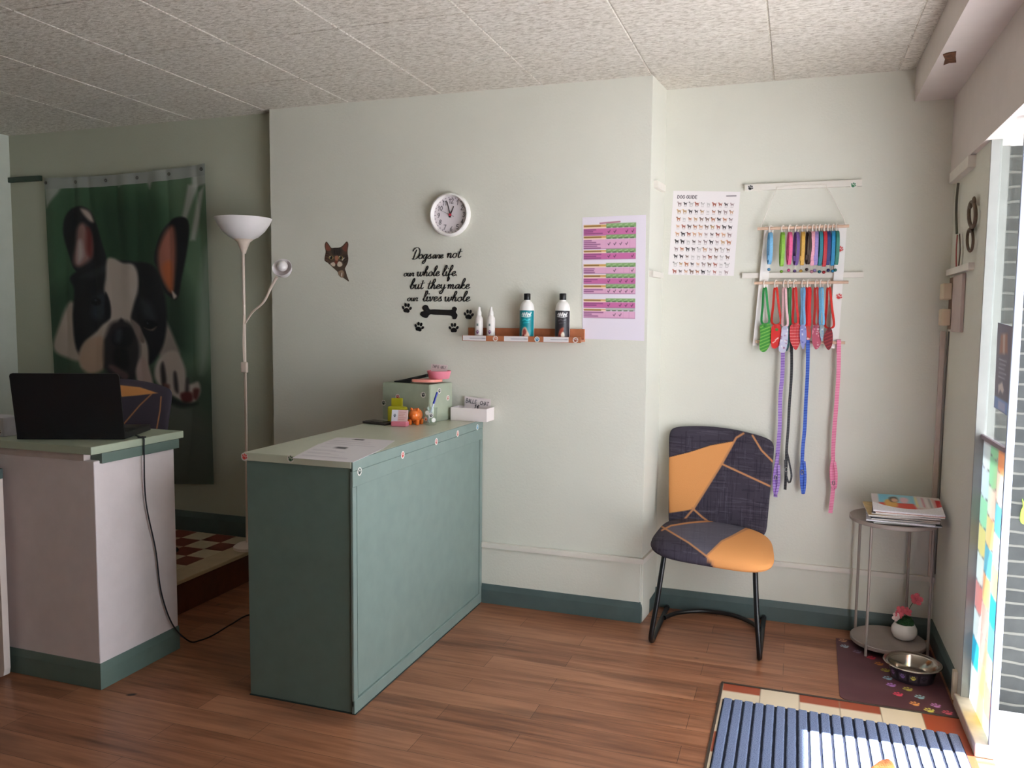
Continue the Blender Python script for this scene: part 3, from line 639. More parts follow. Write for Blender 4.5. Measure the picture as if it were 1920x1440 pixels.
tag(obj('card_box', BM(box, -3.50, -3.315, 2.645, 2.75, 1.0505, 1.135, .003), M('pale_card', (196, 196, 206), .6), base=(-3.4, 2.7, 1.0505)), 'small pale box at the far left end of the desk behind the laptop', 'box')
sticker(bpy.data.objects['card_box'], Vector((-3.345, 2.6448, 1.073)), (1, 0, 0), (0, 0, 1), .017, (50, 50, 54), .5)
# cable
q = [atZ(1.0535, 262, 820)+Vector((-.05, .03, .001)), Vector((-2.745, 2.853, 1.054)), Vector((-2.729, 2.853, 1.048)), Vector((-2.730, 2.853, .985)), Vector((-2.735, 2.861, .761)), Vector((-2.738, 2.915, .526)), Vector((-2.738, 2.943, .316)), Vector((-2.728, 3.00, .141)), Vector((-2.715, 3.09, .03)), Vector((-2.715, 3.17, .004)), Vector((-2.70, 3.246, .004)), Vector((-2.71, 3.40, .004)), Vector((-2.70, 3.56, .004)), Vector((-2.5, 3.8, .004)), Vector((-2.3, 4.1, .004))]
t = thing('power_cable', (-2.73, 2.86, .5), 'thin dark cable hanging down the side of the white desk to the floor', 'cable')
obj('cord', BM(tube, cr(q, 10), .0034, 8), M('cable_black', (26, 26, 34), .5), t, True)
obj('plug', BM(box, -2.752, -2.728, 2.838, 2.868, 1.0505, 1.0565, .002), BLACK, t)
# white upright panel at the far left edge
t = thing('partition_panel', (-3.5, 2.54, 0), 'white upright panel with rounded foot at the far left edge, before the desk', 'panel')
bm = bmesh.new(); pts = [(-4.0, 2.56, .003), (-3.25, 2.56, .003), (-3.232, 2.56, .012), (-3.226, 2.56, .04), (-3.226, 2.56, .885), (-4.0, 2.56, .885)]
prism(bm, pts, (0, -.03, 0)); obj('board', bm, M('panel_white', (228, 214, 206), .5, var=.02), t)
obj('cap', BM(box, -4.0, -3.224, 2.528, 2.562, .8855, .93, .003), SAGED, t)

# ---- stretch-cover chairs
def chair_art_back():
    a = Art((64, 59, 70)); r_ = random.Random(2)
    for k in range(260):                                  # woven slub lines of the cloth
        y = r_.uniform(800, 1080); x = r_.uniform(1215, 1440); a.line([(x, y), (x+r_.uniform(15, 60), y+r_.uniform(1, 7))], r_.uniform(.7, 1.5), r_.choice([(36, 32, 44), (92, 86, 98), (82, 74, 88)]), .5, al=.65)
        x = r_.uniform(1220, 1455); y = r_.uniform(800, 1060); a.line([(x, y), (x-1.5, y+r_.uniform(15, 55))], r_.uniform(.7, 1.5), r_.choice([(36, 32, 44), (88, 82, 94), (40, 36, 48)]), .5, al=.6)
    return a
OR, TN = (220, 152, 92), (190, 132, 90)
def kz(pts): return [(1190+x/2.94, 780+y/2.94) for x, y in pts]
backart = chair_art_back()
backart.poly(kz([(180, 229), (300, 200), (420, 160), (548, 136), (478, 268), (326, 512), (280, 522), (190, 535)]), OR, .7)
backart.line(kz([(180, 228), (300, 198), (420, 160), (548, 138)]), 1.2, (40, 34, 40), .6)
for p in ([(600, 96), (560, 120), (478, 268), (326, 510), (272, 572)], [(480, 264), (740, 384), (770, 398)], [(650, 108), (700, 190), (775, 265)], [(318, 508), (370, 555), (430, 600)]): backart.line(kz(p), 3.6, TN, .6)
seatart = chair_art_back()
seatart.poly(kz([(160, 615), (250, 590), (400, 575), (560, 575), (650, 618), (480, 690), (395, 772), (300, 700)]), (100, 98, 110), .8, al=.75)
seatart.poly(kz([(640, 600), (760, 640), (790, 900), (560, 900), (445, 842), (395, 772), (480, 690)]), OR, .7)
for p in ([(150, 610), (300, 700), (395, 772), (450, 850)], [(150, 630), (200, 604), (300, 588), (430, 578)], [(395, 772), (480, 690), (640, 612)]): seatart.line(kz(p), 3.2, TN, .6)
def cushion(name, fn, nu, nv, art, parent, pix):
    """closed pillow form from fn(u,v,side)"""
    bm = bmesh.new(); rows = {}
    for s in (0, 1):
        for j in range(nv+1):
            for i in range(nu+1):
                if s and (i in (0, nu) or j in (0, nv)): rows[s, i, j] = rows[0, i, j]
                else: rows[s, i, j] = bm.verts.new(fn(i/nu, j/nv, s))
    for s in (0, 1):
        for j in range(nv):
            for i in range(nu):
                f = [rows[s, i, j], rows[s, i+1, j], rows[s, i+1, j+1], rows[s, i, j+1]]; bm.faces.new(f if s else f[::-1])
    P = np.array([tuple(v.co) for v in bm.verts]); o = obj(name, bm, PRINT('stretch_fabric', .85, bump=.35, bs=420, spec=.2), parent, True)
    setcol(o, art.eval(pix(P))); return o
def superq(u, v, n):
    """square -> rounded square, coordinates -1..1"""
    a, b = 2*u-1, 2*v-1; m = max(abs(a), abs(b)); 
    if m < 1e-9: return 0, 0, 0
    l = (abs(a)**n+abs(b)**n)**(1/n); k = m/l; return a*k, b*k, m
def make_chair(loc, label, rz=0):
    t = thing('visitor_chair', loc, label, 'chair')
    def back(u, v, s):
        a, b, m = superq(u, v, 14); x = -.357+a*(.262+.012*b); z = .745+b*.262-(.012 if b > 0 else 0)*a*a*b-.02*a*max(0, b)
        y = 4.385+.05*(b)-.05*(1-a*a)*.0+.055*a*a*-.35; th = .028*(1-m**5)**.5
        z += .02*max(0, b)*(1-a*a); return Vector((x, y+(th if s else -th), z))
    def seat(u, v, s):
        a, b, m = superq(u, v, 4.2); x = -.352+a*(.288-.016*b); y = 4.105+b*.255; th = .050*(1-m**4)**.5
        z = .484+.028*b*b*(b < 0)*-.7+.012*b-.02*a; return Vector((x, y, z+(th if s else -.85*th)+.012*(1-a*a)*(1 if s else 0)))
    cushion('backrest', back, 170, 170, backart, t, proj); cushion('seat', seat, 170, 150, seatart, t, proj)
    r_ = .0125
    for s, xt, xb, yb, yt in ((-1, -.575, -.618, 3.905, 4.40), (1, -.142, -.108, 3.875, 4.43)):
        pts = cr([(xt+.05*(-s)*.4, 4.22, .455), (xt, 3.99, .452), (xt, 3.945, .42), ((xt+xb)/2, yb+.005, .22), (xb, yb-.012, .055), (xb, yb+.02, r_+.002), (xb, yb+.09, r_+.0012), (xb, 4.2, r_+.0012), (xb, yt, r_+.0012)], 8)
        obj('leg', BM(tube, pts, r_, 14), BLKM, t, True)
        obj('foot_cap', BM(tube, [(xb, yt-.002, r_+.0022), (xb, yt+.022, r_+.0022)], .0145, 14), BLACK, t, True)
    pts = cr([(-.606, 4.245, .018), (-.55, 4.33, .022), (-.45, 4.395, .024), (-.36, 4.41, .024), (-.26, 4.395, .024), (-.17, 4.33, .022), (-.12, 4.255, .018)], 8)
    obj('crossbar', BM(tube, pts, .0115, 12), BLKM, t, True)
    for s in (-1, 1): obj('back_post', BM(tube, [(-.357+s*.16, 4.30, .46), (-.357+s*.16, 4.395, .50), (-.357+s*.16, 4.405, .62), (-.357+s*.16, 4.42, .82)], .011, 10), BLKM, t, True)
    return t
ch = make_chair((-.357, 4.1, 0), 'cantilever chair in charcoal and orange stretch cover under the hanging leashes')
def dup(root, loc, rz, label):
    r = root.copy(); COL.objects.link(r); r.location = loc; r.rotation_euler = (0, 0, rz); r['label'] = label
    for k in list(root.children):
        c_ = k.copy(); COL.objects.link(c_); c_.parent = r
    return r
ch['group'] = 'stretch covered chairs'
c2 = dup(ch, (-3.61, 3.43, .192), .2, 'second orange and charcoal chair, half hidden behind the laptop on the desk')

bpy.context.view_layer.update()
c2art = Art((74, 68, 78)); c2art.poly([(150, 722), (215, 721), (262, 726), (296, 737), (262, 741), (215, 745), (150, 748)], OR, .8).line([(284, 739), (262, 760), (226, 802)], 2.4, TN, .6).line([(302, 744), (300, 770), (294, 803)], 2.4, TN, .6)
for k in c2.children:
    if k.name.startswith('backrest'):
        k.data = k.data.copy(); mw = k.matrix_world; V = np.array([tuple(mw@v.co) for v in k.data.vertices]); k.data.color_attributes.remove(k.data.color_attributes['Col']); setcol(k, c2art.eval(proj(V)))

# ---- floor lamp with reading arm
lx, ly = -3.092, 4.035; LZ = .19
t = thing('floor_lamp', (lx, ly, LZ), 'slim white uplighter floor lamp with bendable reading arm beside the banner', 'lamp')
OFFW = M('lamp_offwhite', (222, 204, 190), .4, var=.03); SHD = M('lamp_shade_white', (232, 226, 226), .35, var=.02)
bm = bmesh.new(); lathe(bm, [(0, .001), (.078, .001), (.082, .005), (.081, .02), (.06, .034), (.02, .042), (0, .042)], (lx, ly, LZ), 48); obj('base', bm, OFFW, t, True)
obj('pole', BM(tube, [(lx, ly, LZ+.04), (lx+.006, ly, 1.0), (lx+.006, ly, 2.02)], .0085, 12), OFFW, t, True)
z0 = 1.962
bm = bmesh.new(); lathe(bm, [(0, z0), (.012, z0), (.018, z0+.02), (.036, z0+.065), (.056, z0+.083)], (lx+.01, ly, 0), 36); obj('neck', bm, OFFW, t, True)
bm = bmesh.new(); lathe(bm, [(.048, z0+.080), (.085, z0+.098), (.122, z0+.132), (.149, z0+.172), (.164, z0+.205), (.160, z0+.206), (.144, z0+.175), (.117, z0+.137), (.080, z0+.103), (.043, z0+.085)], (lx+.01, ly, 0), 56); obj('shade', bm, SHD, t, True)
q = [atY(ly, x, y) for x, y in ((456, 612), (474, 586), (496, 566), (510, 540), (522, 520))]; q = [v+Vector((0, -.004*i, 0)) for i, v in enumerate(q)]
obj('gooseneck', BM(tube, cr(q, 10), [.005+.004*i/40 for i in range(41)], 10), OFFW, t, True)
hc = atY(3.98, 531, 506); ax = Vector((.25, -.75, .42)).normalized(); rot = Vector((0, 0, 1)).rotation_difference(ax).to_matrix()
bm = bmesh.new(); lathe(bm, [(0, -.05), (.022, -.048), (.035, -.03), (.05, .0), (.056, .028), (.053, .028), (.046, 0), (.03, -.025), (0, -.03)], (0, 0, 0), 32)
bmesh.ops.rotate(bm, verts=bm.verts, matrix=rot); bmesh.ops.translate(bm, verts=bm.verts, vec=hc); hd = obj('reading_shade', bm, SHD, t, True)
bm = bmesh.new(); ell(bm, hc+ax*.018+Vector((.0, 0, .012)), (.030, .030, .030), 20, 14); obj('bulb', bm, M('opal', (232, 226, 226), .3), hd, True)
obj('switch', BM(box, lx-.004, lx+.036, ly-.03, ly-.008, 1.262, 1.325, .006, .1), OFFW, t)
obj('cord', BM(tube, cr([(lx+.012, ly-.012, 1.60), (lx+.004, ly-.014, 1.45), (lx+.012, ly-.018, 1.32), (lx+.022, ly-.016, 1.26), (lx+.018, ly-.012, 1.0), (lx+.012, ly-.012, .6), (lx+.014, ly-.02, LZ+.05)], 8), .0028, 6), OFFW, t, True)

# ---- banner with the printed dog
by_ = YR-.022
ba = Art((92, 118, 92))
def bp(pts, c, f=1.5, sm=True, al=1): ba.poly(pts, c, f, sm, al)
bp([(95, 350), (300, 350), (320, 560), (100, 600)], (62, 92, 66), 30); bp([(180, 380), (290, 380), (300, 500), (190, 500)], (40, 66, 46), 26)
bp([(290, 480), (350, 540), (360, 660), (300, 640)], (44, 62, 48), 20); bp([(95, 560), (140, 540), (130, 700), (95, 700)], (50, 74, 54), 16)
bp([(85, 700), (400, 700), (400, 915), (85, 915)], (66, 80, 64), 24); bp([(300, 740), (395, 800), (395, 910), (300, 910)], (88, 92, 82), 20)
for p in ([(80, 335), (125, 332), (108, 362), (88, 390)], [(155, 328), (168, 327), (160, 342)], [(235, 322), (222, 345), (245, 330)], [(360, 316), (388, 312), (390, 345), (360, 350)], [(352, 345), (372, 345), (345, 420), (338, 420)], [(372, 360), (384, 350), (366, 450), (356, 450)], [(270, 325), (290, 322), (280, 350)]): bp(p, (178, 176, 172), 3, False, .8)  # pale streaks: highlights on the cloth folds, painted into the colour
bp([(378, 500), (392, 470), (396, 640), (376, 700), (370, 600)], (140, 152, 140), 8, True, .7)
W_, BK, DK, GR = (180, 166, 156), (24, 24, 28), (40, 42, 46), (120, 106, 100)
bp([(133, 565), (112, 610), (100, 650), (118, 668), (160, 672), (170, 600)], (176, 160, 148), 4)                      # shoulder
bp([(285, 560), (330, 640), (336, 668), (300, 668), (285, 620)], (150, 138, 130), 4)
bp([(118, 430), (122, 405), (136, 388), (154, 384), (168, 392), (180, 415), (190, 450), (200, 490), (196, 512), (160, 515), (140, 505), (130, 480), (122, 455)], BK, 2)   # left ear
bp([(152, 390), (165, 392), (176, 412), (168, 412)], (180, 160, 150), 3)
bp([(145, 425), (160, 418), (172, 450), (170, 485), (150, 500), (138, 490), (142, 455)], (150, 112, 106), 5); bp([(146, 455), (154, 450), (158, 480), (146, 492)], (196, 178, 178), 5); bp([(164, 425), (172, 440), (172, 480), (164, 470)], (104, 46, 42), 4)
bp([(290, 480), (302, 440), (318, 414), (336, 405), (350, 410), (354, 430), (350, 470), (342, 520), (334, 560), (318, 556), (306, 540), (296, 505)], BK, 2)   # right ear
bp([(314, 428), (326, 424), (330, 450), (330, 500), (324, 545), (312, 535), (300, 510), (298, 470)], (158, 98, 82), 5); bp([(305, 500), (322, 490), (324, 545), (314, 538)], (176, 96, 60), 5); bp([(322, 545), (333, 555), (326, 560)], (196, 180, 170), 2)
bp([(132, 520), (160, 500), (200, 488), (250, 490), (290, 500), (308, 550), (312, 610), (300, 660), (270, 690), (200, 690), (150, 665), (138, 600), (140, 545)], BK, 3)  # head
bp([(150, 520), (190, 498), (205, 500), (180, 520)], DK, 4); bp([(180, 555), (196, 548), (204, 575), (190, 600), (172, 590)], (50, 56, 66), 6, True, .8)
bp([(264, 560), (284, 570), (292, 600), (270, 590)], (56, 60, 66), 6, True, .7)
bp([(200, 486), (212, 483), (230, 492), (250, 495), (258, 515), (258, 545), (250, 575), (246, 600), (262, 620), (278, 648), (280, 700), (290, 730), (262, 728), (256, 690), (230, 600), (215, 620), (195, 640), (160, 690), (150, 670), (158, 645), (190, 612), (206, 596), (204, 565), (196, 545), (198, 520)], W_, 3)   # blaze
bp([(198, 548), (206, 570), (206, 596), (198, 590)], BK, 2); bp([(160, 640), (190, 630), (200, 650), (196, 690), (165, 700), (150, 675)], (178, 150, 130), 4)
bp([(212, 604), (236, 602), (252, 616), (262, 650), (258, 690), (250, 715), (215, 715), (198, 690), (196, 650), (202, 620)], (44, 40, 42), 5)   # muzzle
bp([(218, 616), (242, 614), (250, 632), (240, 650), (216, 650), (208, 634)], (22, 22, 26), 3); bp([(216, 620), (228, 618), (226, 640), (216, 640)], (70, 74, 84), 4, True, .6); bp([(214, 655), (236, 655), (240, 690), (216, 690)], (20, 20, 22), 4)
bp([(206, 690), (212, 684), (240, 702), (232, 712)], (120, 90, 90), 3, True, .6)
bp([(246, 598), (262, 612), (272, 640), (262, 640), (250, 614)], (120, 104, 98), 2); bp([(264, 604), (280, 600), (296, 608), (284, 618), (268, 614)], (14, 14, 16), 2); bp([(270, 614), (284, 618), (294, 612), (286, 620)], (120, 96, 90), 1.5)
ba.ell(181, 566, 9, 7, (14, 14, 16), 2).ell(179, 563, 2, 2, (60, 64, 72), 1).ell(280, 609, 8, 6, (10, 10, 12), 2).ell(278, 606, 1.8, 1.8, (54, 58, 66), 1)
bp([(255, 690), (268, 668), (280, 690), (286, 718), (270, 726), (258, 716)], (182, 158, 150), 3)
bp([(290, 700), (298, 672), (318, 658), (336, 662), (348, 690), (352, 720), (372, 716), (376, 736), (366, 752), (352, 758), (338, 750), (300, 724)], W_, 3)  # paw
for p in ([(300, 690), (306, 680), (312, 715), (304, 728)], [(326, 700), (332, 700), (336, 735), (328, 730)], [(350, 712), (354, 712), (354, 740), (348, 738)]): bp(p, (60, 52, 52), 3)
bp([(340, 738), (358, 736), (360, 752), (345, 756)], (84, 36, 34), 3); bp([(362, 730), (374, 730), (370, 748), (362, 746)], (96, 48, 44), 3); bp([(306, 720), (318, 722), (316, 735)], (110, 76, 70), 3); bp([(290, 726), (340, 752), (372, 756), (340, 764), (300, 744)], (34, 40, 36), 4)
TL_, TR_, BR_, BL_ = atY(by_, 82, 334), atY(by_, 386, 307), atY(by_, 401, 908), atY(by_, 112, 905)
TLc = TL_
def ban(u, v):
    p = quad(TL_, TR_, BR_, BL_)(u, v)
    fold = .010*math.sin(2*PI*(u*3.2+.25*v)) * (1-.4*v) + .006*math.sin(2*PI*(u*7.3-.6*v))*(1-v) + .004*math.sin(9*u+6*v)
    sag = .02*math.sin(PI*u)*max(0, 1-3*v)
    return p + Vector((0, -abs(fold)*.9+.004, -sag))
t = thing('dog_banner', atY(by_, 250, 908), 'large fabric banner printed with a resting black and white bulldog puppy', 'banner')
o = sheet('fabric', ban, 190, 330, ba, PRINT('banner', .7), parent=t)
# colours were laid out on the flat artwork, so evaluate on the unfolded sheet
P = np.array([tuple(quad(TL_, TR_, BR_, BL_)(i/190, j/330)) for j in range(331) for i in range(191)])
at = o.data.color_attributes['Col']; C = ba.eval(proj(P)); at.data.foreach_set('color', np.concatenate([C, np.ones((len(C), 1))], 1).astype(np.float32).ravel())
hem = sheet('top_hem', lambda u, v: ban(u, v*.035)+Vector((0, -.0012, 0)), 80, 2, Art((150, 154, 148)), PRINT('banner', .7), parent=t)
hem['label'] = 'grey reinforced hem with eyelets'
for k in range(6):
    u = .02+k*.192; p = ban(u, .016)+Vector((0, -.004, 0)); bm = bmesh.new()
    tube(bm, [p+Vector((math.cos(a)*.008, 0, math.sin(a)*.008)) for a in [2*PI*i/16 for i in range(16)]], .0026, 8, True); obj('eyelet', bm, M('eyelet_metal', (90, 86, 80), .35, metal=.8), t, True)

# ================================================================== BREAST WALL: clock, cat, lettering, paws, shelf, chart
cc = Vector((-1.82, YB, 2.163)); cr_ = .119
t = thing('wall_clock', cc, 'round white wall clock with black numerals and red centre', 'clock')
def ylathe(prof, c, n=56):
    bm = bmesh.new(); lathe(bm, prof, (0, 0, 0), n)
    for v in bm.verts: v.co = Vector((v.co.x, -v.co.z, v.co.y))+Vector(c)
    return bm
obj('rim', ylathe([(.085, .001), (cr_-.004, .001), (cr_, .006), (cr_, .026), (cr_-.006, .037), (cr_-.012, .039), (cr_-.017, .034), (cr_-.0195, .016), (cr_-.0195, .009)], cc), WPL, t, True)
fa = Art((222, 214, 218)); S_ = 100
for k in range(60):
    a = k*PI/30; fa.line([(S_*.97*math.sin(a), -S_*.97*math.cos(a)), (S_*(.92 if k % 5 else .89)*math.sin(a), -S_*(.92 if k % 5 else .89)*math.cos(a))], 1.3, (90, 84, 90), .6)
for k in range(1, 13):
    a = k*PI/6; s = str(k); wd = len(s)*12; write(fa, s, 76*math.sin(a)-wd/2+(2 if len(s) == 1 else 0), -76*math.cos(a)-12, 24, (60, 56, 62), 3.4, adv=.92, shear=.2)
def disc(name, c, r, art, mat, parent, rings=60, seg=150):
    bm = bmesh.new(); uv = [(0, 0)]; ctr = bm.verts.new(c); L = []
    for j in range(1, rings+1):
        ring = []
        for k in range(seg):
            a = 2*PI*k/seg; uv.append((S_*j/rings*math.cos(a), -S_*j/rings*math.sin(a))); ring.append(bm.verts.new(Vector(c)+Vector((r*j/rings*math.cos(a), 0, r*j/rings*math.sin(a)))))
        L.append(ring)
    for k in range(seg): bm.faces.new((ctr, L[0][k], L[0][(k+1) % seg]))
    for A, B in zip(L, L[1:]):
        for k in range(seg): bm.faces.new((A[k], B[k], B[(k+1) % seg], A[(k+1) % seg]))
    o = obj(name, bm, mat, parent); setcol(o, art.eval(np.array(uv))); return o
disc('dial', cc+Vector((0, -.010, 0)), cr_-.019, fa, PRINT('dial', .5), t)
def hand(name, ang, l, w, y, mat, tail=.015):
    d = Vector((math.sin(ang), 0, math.cos(ang))); s = Vector((d.z, 0, -d.x)); c = cc+Vector((0, -y, 0))
    obj(name, BM(prism, [c-d*tail-s*w/2, c-d*tail+s*w/2, c+d*l+s*w*.3, c+d*l-s*w*.3], (0, .001, 0)), mat, t)
hand('hour_hand', math.radians(24), .05, .007, .014, BLACK); hand('minute_hand', math.radians(-14), .074, .007, .0165, M('hand_grey', (80, 74, 78), .4)); hand('second_hand', math.radians(-66), .06, .0022, .019, M('hand_grey', (80, 74, 78)), .025)
obj('hub', ylathe([(0, .0195), (.007, .0195), (.007, .012), (0, .012)], cc, 20), M('hub_red', (196, 50, 70), .4), t, True)
for a in (-10, -52):
    n = Vector((math.cos(math.radians(a)), 0, math.sin(math.radians(a)))); sticker(t, cc+n*(cr_+.0002)+Vector((0, -.016, 0)), Vector((0, -1, 0)).cross(n)*-1, (0, -1, 0), .011, (40, 60, 60), .3)

# peeking cat wall sticker
K = [(600+x/14.4, 440+y/14.4) for x, y in ((170, 185), (215, 230), (270, 310), (315, 360), (400, 352), (500, 350), (580, 320), (650, 255), (720, 180), (760, 225), (765, 300), (745, 420), (748, 540), (765, 640), (748, 760), (700, 860), (672, 925), (700, 1000), (730, 1120), (785, 1265), (700, 1215), (620, 1160), (560, 1150), (500, 1085), (470, 1000), (370, 910), (280, 825), (200, 755), (125, 705), (128, 600), (150, 500), (150, 420), (128, 330), (135, 240))]
k_ = lambda pts: [(600+x/14.4, 440+y/14.4) for x, y in pts]
ka = Art((84, 68, 56))
def kp(p, c, f=.6, al=1): ka.poly(k_(p), c, f, True, al)
kp([(160, 230), (190, 240), (265, 340), (290, 420), (200, 440), (155, 380)], (128, 74, 58)); kp([(720, 220), (740, 240), (730, 380), (710, 460), (640, 430), (600, 360), (650, 300)], (122, 72, 60))
kp([(330, 370), (560, 360), (600, 480), (540, 560), (380, 560), (310, 480)], (64, 56, 50)); kp([(150, 520), (260, 520), (320, 620), (250, 720), (140, 680)], (96, 70, 56)); kp([(600, 540), (740, 540), (745, 720), (680, 840), (600, 700)], (70, 56, 48))
for x in (380, 430, 480, 530): ka.line(k_([(x, 370), (x+8, 450), (x+(450-x)*.2, 530)]), 1.4, (34, 28, 26), .6)
for y in (500, 560, 640): ka.line(k_([(150, y), (230, y+20), (270, y+60)]), 1, (44, 34, 30), .6); ka.line(k_([(740, y+60), (690, y+90), (640, y+120)]), 1, (40, 32, 28), .6)
kp([(410, 580), (480, 570), (500, 640), (470, 720), (440, 730), (400, 650)], (176, 118, 90), .8); kp([(280, 790), (360, 740), (410, 780), (400, 850), (340, 850)], (214, 196, 176), .7); kp([(470, 770), (520, 720), (590, 760), (600, 830), (530, 870), (470, 840)], (220, 204, 184), .7)
kp([(390, 720), (440, 700), (480, 720), (450, 800), (420, 800)], (124, 62, 50)); ka.line(k_([(435, 800), (438, 850)]), .8, (50, 34, 30), .5)
for x, y in ((300, 620), (560, 622)): ka.ell(600+x/14.4, 440+y/14.4, 4.4, 3.4, (176, 160, 96), .6, .2).ell(600+x/14.4, 440+y/14.4, 2.6, 3.0, (14, 12, 12), .6).ell(600+(x-25)/14.4, 440+(y-25)/14.4, .9, .9, (226, 226, 220), .4)
ka.line(k_([(600, 690), (650, 630)]), 1.6, (220, 214, 200), .6)
kp([(490, 1010), (600, 960), (650, 1030), (640, 1140), (560, 1140)], (156, 128, 104)); ka.line(k_([(540, 1000), (560, 1110)]), .8, (90, 66, 54)); ka.line(k_([(590, 1040), (580, 1120)]), 1.4, (230, 224, 214)); ka.line(k_([(620, 1050), (630, 1130)]), .8, (80, 58, 48))
bm = bmesh.new(); base = [atY(YB-.0016, x, y) for x, y in [(v.x, v.y) for v in cr([(a, b, 0) for a, b in K], 2, True)]]
A = [bm.verts.new(p) for p in base]; f = bm.faces.new(A); f.normal_update(); bmesh.ops.triangulate(bm, faces=[f])
refine(bm, .0036)
r_ = bmesh.ops.extrude_face_region(bm, geom=bm.faces[:]); bmesh.ops.translate(bm, verts=[g for g in r_['geom'] if isinstance(g, bmesh.types.BMVert)], vec=(0, .0012, 0))
P = np.array([tuple(v.co) for v in bm.verts]); o = obj('cat_sticker', bm, PRINT('sticker', .5), base=(-2.55, YB, 1.92)); setcol(o, ka.eval(proj(P)))
tag(o, 'tabby cat peeking out, wall sticker left of the clock', 'wall sticker')

# cursive lettering
GL = {'o': (.82, [[(.5, .95), (.15, .8), (.05, .35), (.3, 0), (.6, .2), (.62, .7), (.42, .98), (.55, .8), (.9, .8)]]),
 'a': (.88, [[(.62, .82), (.32, .96), (.06, .5), (.2, .02), (.48, .3), (.63, .95), (.6, .3), (.72, 0), (.95, .3)]]),
 'r': (.66, [[(-.05, .3), (.15, .95), (.32, .82), (.5, .92), (.42, .2), (.52, 0), (.72, .25)]]), 'e': (.7, [[(-.05, .25), (.45, .6), (.42, .96), (.15, .85), (.08, .35), (.3, 0), (.75, .35)]]),
 'n': (.9, [[(-.02, .6), (.12, .95), (.14, 0)], [(.14, .4), (.4, .95), (.58, .75), (.55, .15), (.68, 0), (.9, .3)]]),
 'm': (1.25, [[(-.02, .6), (.12, .95), (.14, 0)], [(.14, .4), (.36, .95), (.5, .75), (.5, 0)], [(.5, .4), (.74, .95), (.9, .75), (.88, .15), (1.0, 0), (1.25, .3)]]),
 'u': (.9, [[(-.02, .6), (.1, .95), (.08, .3), (.25, 0), (.5, .3), (.6, .95), (.58, .25), (.7, 0), (.92, .3)]]), 't': (.6, [[(.28, 1.8), (.18, .35), (.32, 0), (.62, .3)], [(-.12, 1.1), (.25, 1.15), (.62, 1.28)]]),
 'g': (.86, [[(.62, .82), (.32, .96), (.06, .5), (.2, .05), (.48, .3), (.63, .95), (.56, -.6), (.3, -1.05), (.1, -.75), (.4, -.2), (.92, .3)]]),
 's': (.66, [[(-.05, .2), (.42, .98), (.36, .7), (.55, .3), (.35, 0), (.08, .12)], [(.4, .02), (.7, .25)]]),
 'w': (1.2, [[(-.02, .7), (.1, .95), (.12, .2), (.3, 0), (.52, .4), (.58, .92), (.58, .2), (.78, 0), (1.02, .5), (.98, .95), (1.2, .8)]]),
 'h': (.86, [[(-.05, .3), (.44, 1.6), (.36, 2.15), (.16, 1.8), (.1, 0)], [(.1, .4), (.36, .95), (.52, .75), (.5, .15), (.62, 0), (.86, .3)]]), 'l': (.5, [[(-.05, .3), (.42, 1.6), (.35, 2.2), (.15, 1.8), (.12, .3), (.3, 0), (.55, .35)]]),
 'b': (.78, [[(-.05, .3), (.42, 1.6), (.35, 2.2), (.15, 1.8), (.1, .3), (.3, 0), (.6, .4), (.52, .9), (.34, .75), (.8, .8)]]), 'f': (.58, [[(-.05, .3), (.42, 1.6), (.35, 2.2), (.16, 1.8), (.1, -.6), (.2, -1.05), (.35, -.5), (.15, .1), (.58, .45)]]),
 'i': (.46, [[(-.02, .5), (.12, .95), (.1, .2), (.25, 0), (.5, .3)], [(.2, 1.45), (.26, 1.62)]]), 'y': (.86, [[(-.02, .6), (.1, .95), (.1, .35), (.25, .05), (.5, .35), (.6, .95), (.52, -.6), (.28, -1.05), (.08, -.75), (.4, -.2), (.9, .3)]]),
 'k': (.8, [[(-.05, .3), (.42, 1.6), (.35, 2.2), (.15, 1.8), (.1, 0)], [(.1, .45), (.42, .95), (.5, .7), (.16, .45), (.5, 0), (.8, .3)]]), 'v': (.72, [[(-.02, .6), (.1, .95), (.25, .02), (.48, .5), (.5, .95), (.75, .8)]]),
 'D': (1.35, [[(.42, 1.75), (.3, 1.0), (.2, .1)], [(-.25, 1.45), (-.05, 1.9), (.45, 2.15), (1.0, 1.8), (1.15, 1.0), (.8, .2), (.2, .02), (-.05, .2)]]), '.': (.5, [[(.1, .02), (.16, .12)]])}
LET = M('lettering_black', (26, 26, 28), .4, var=.02)
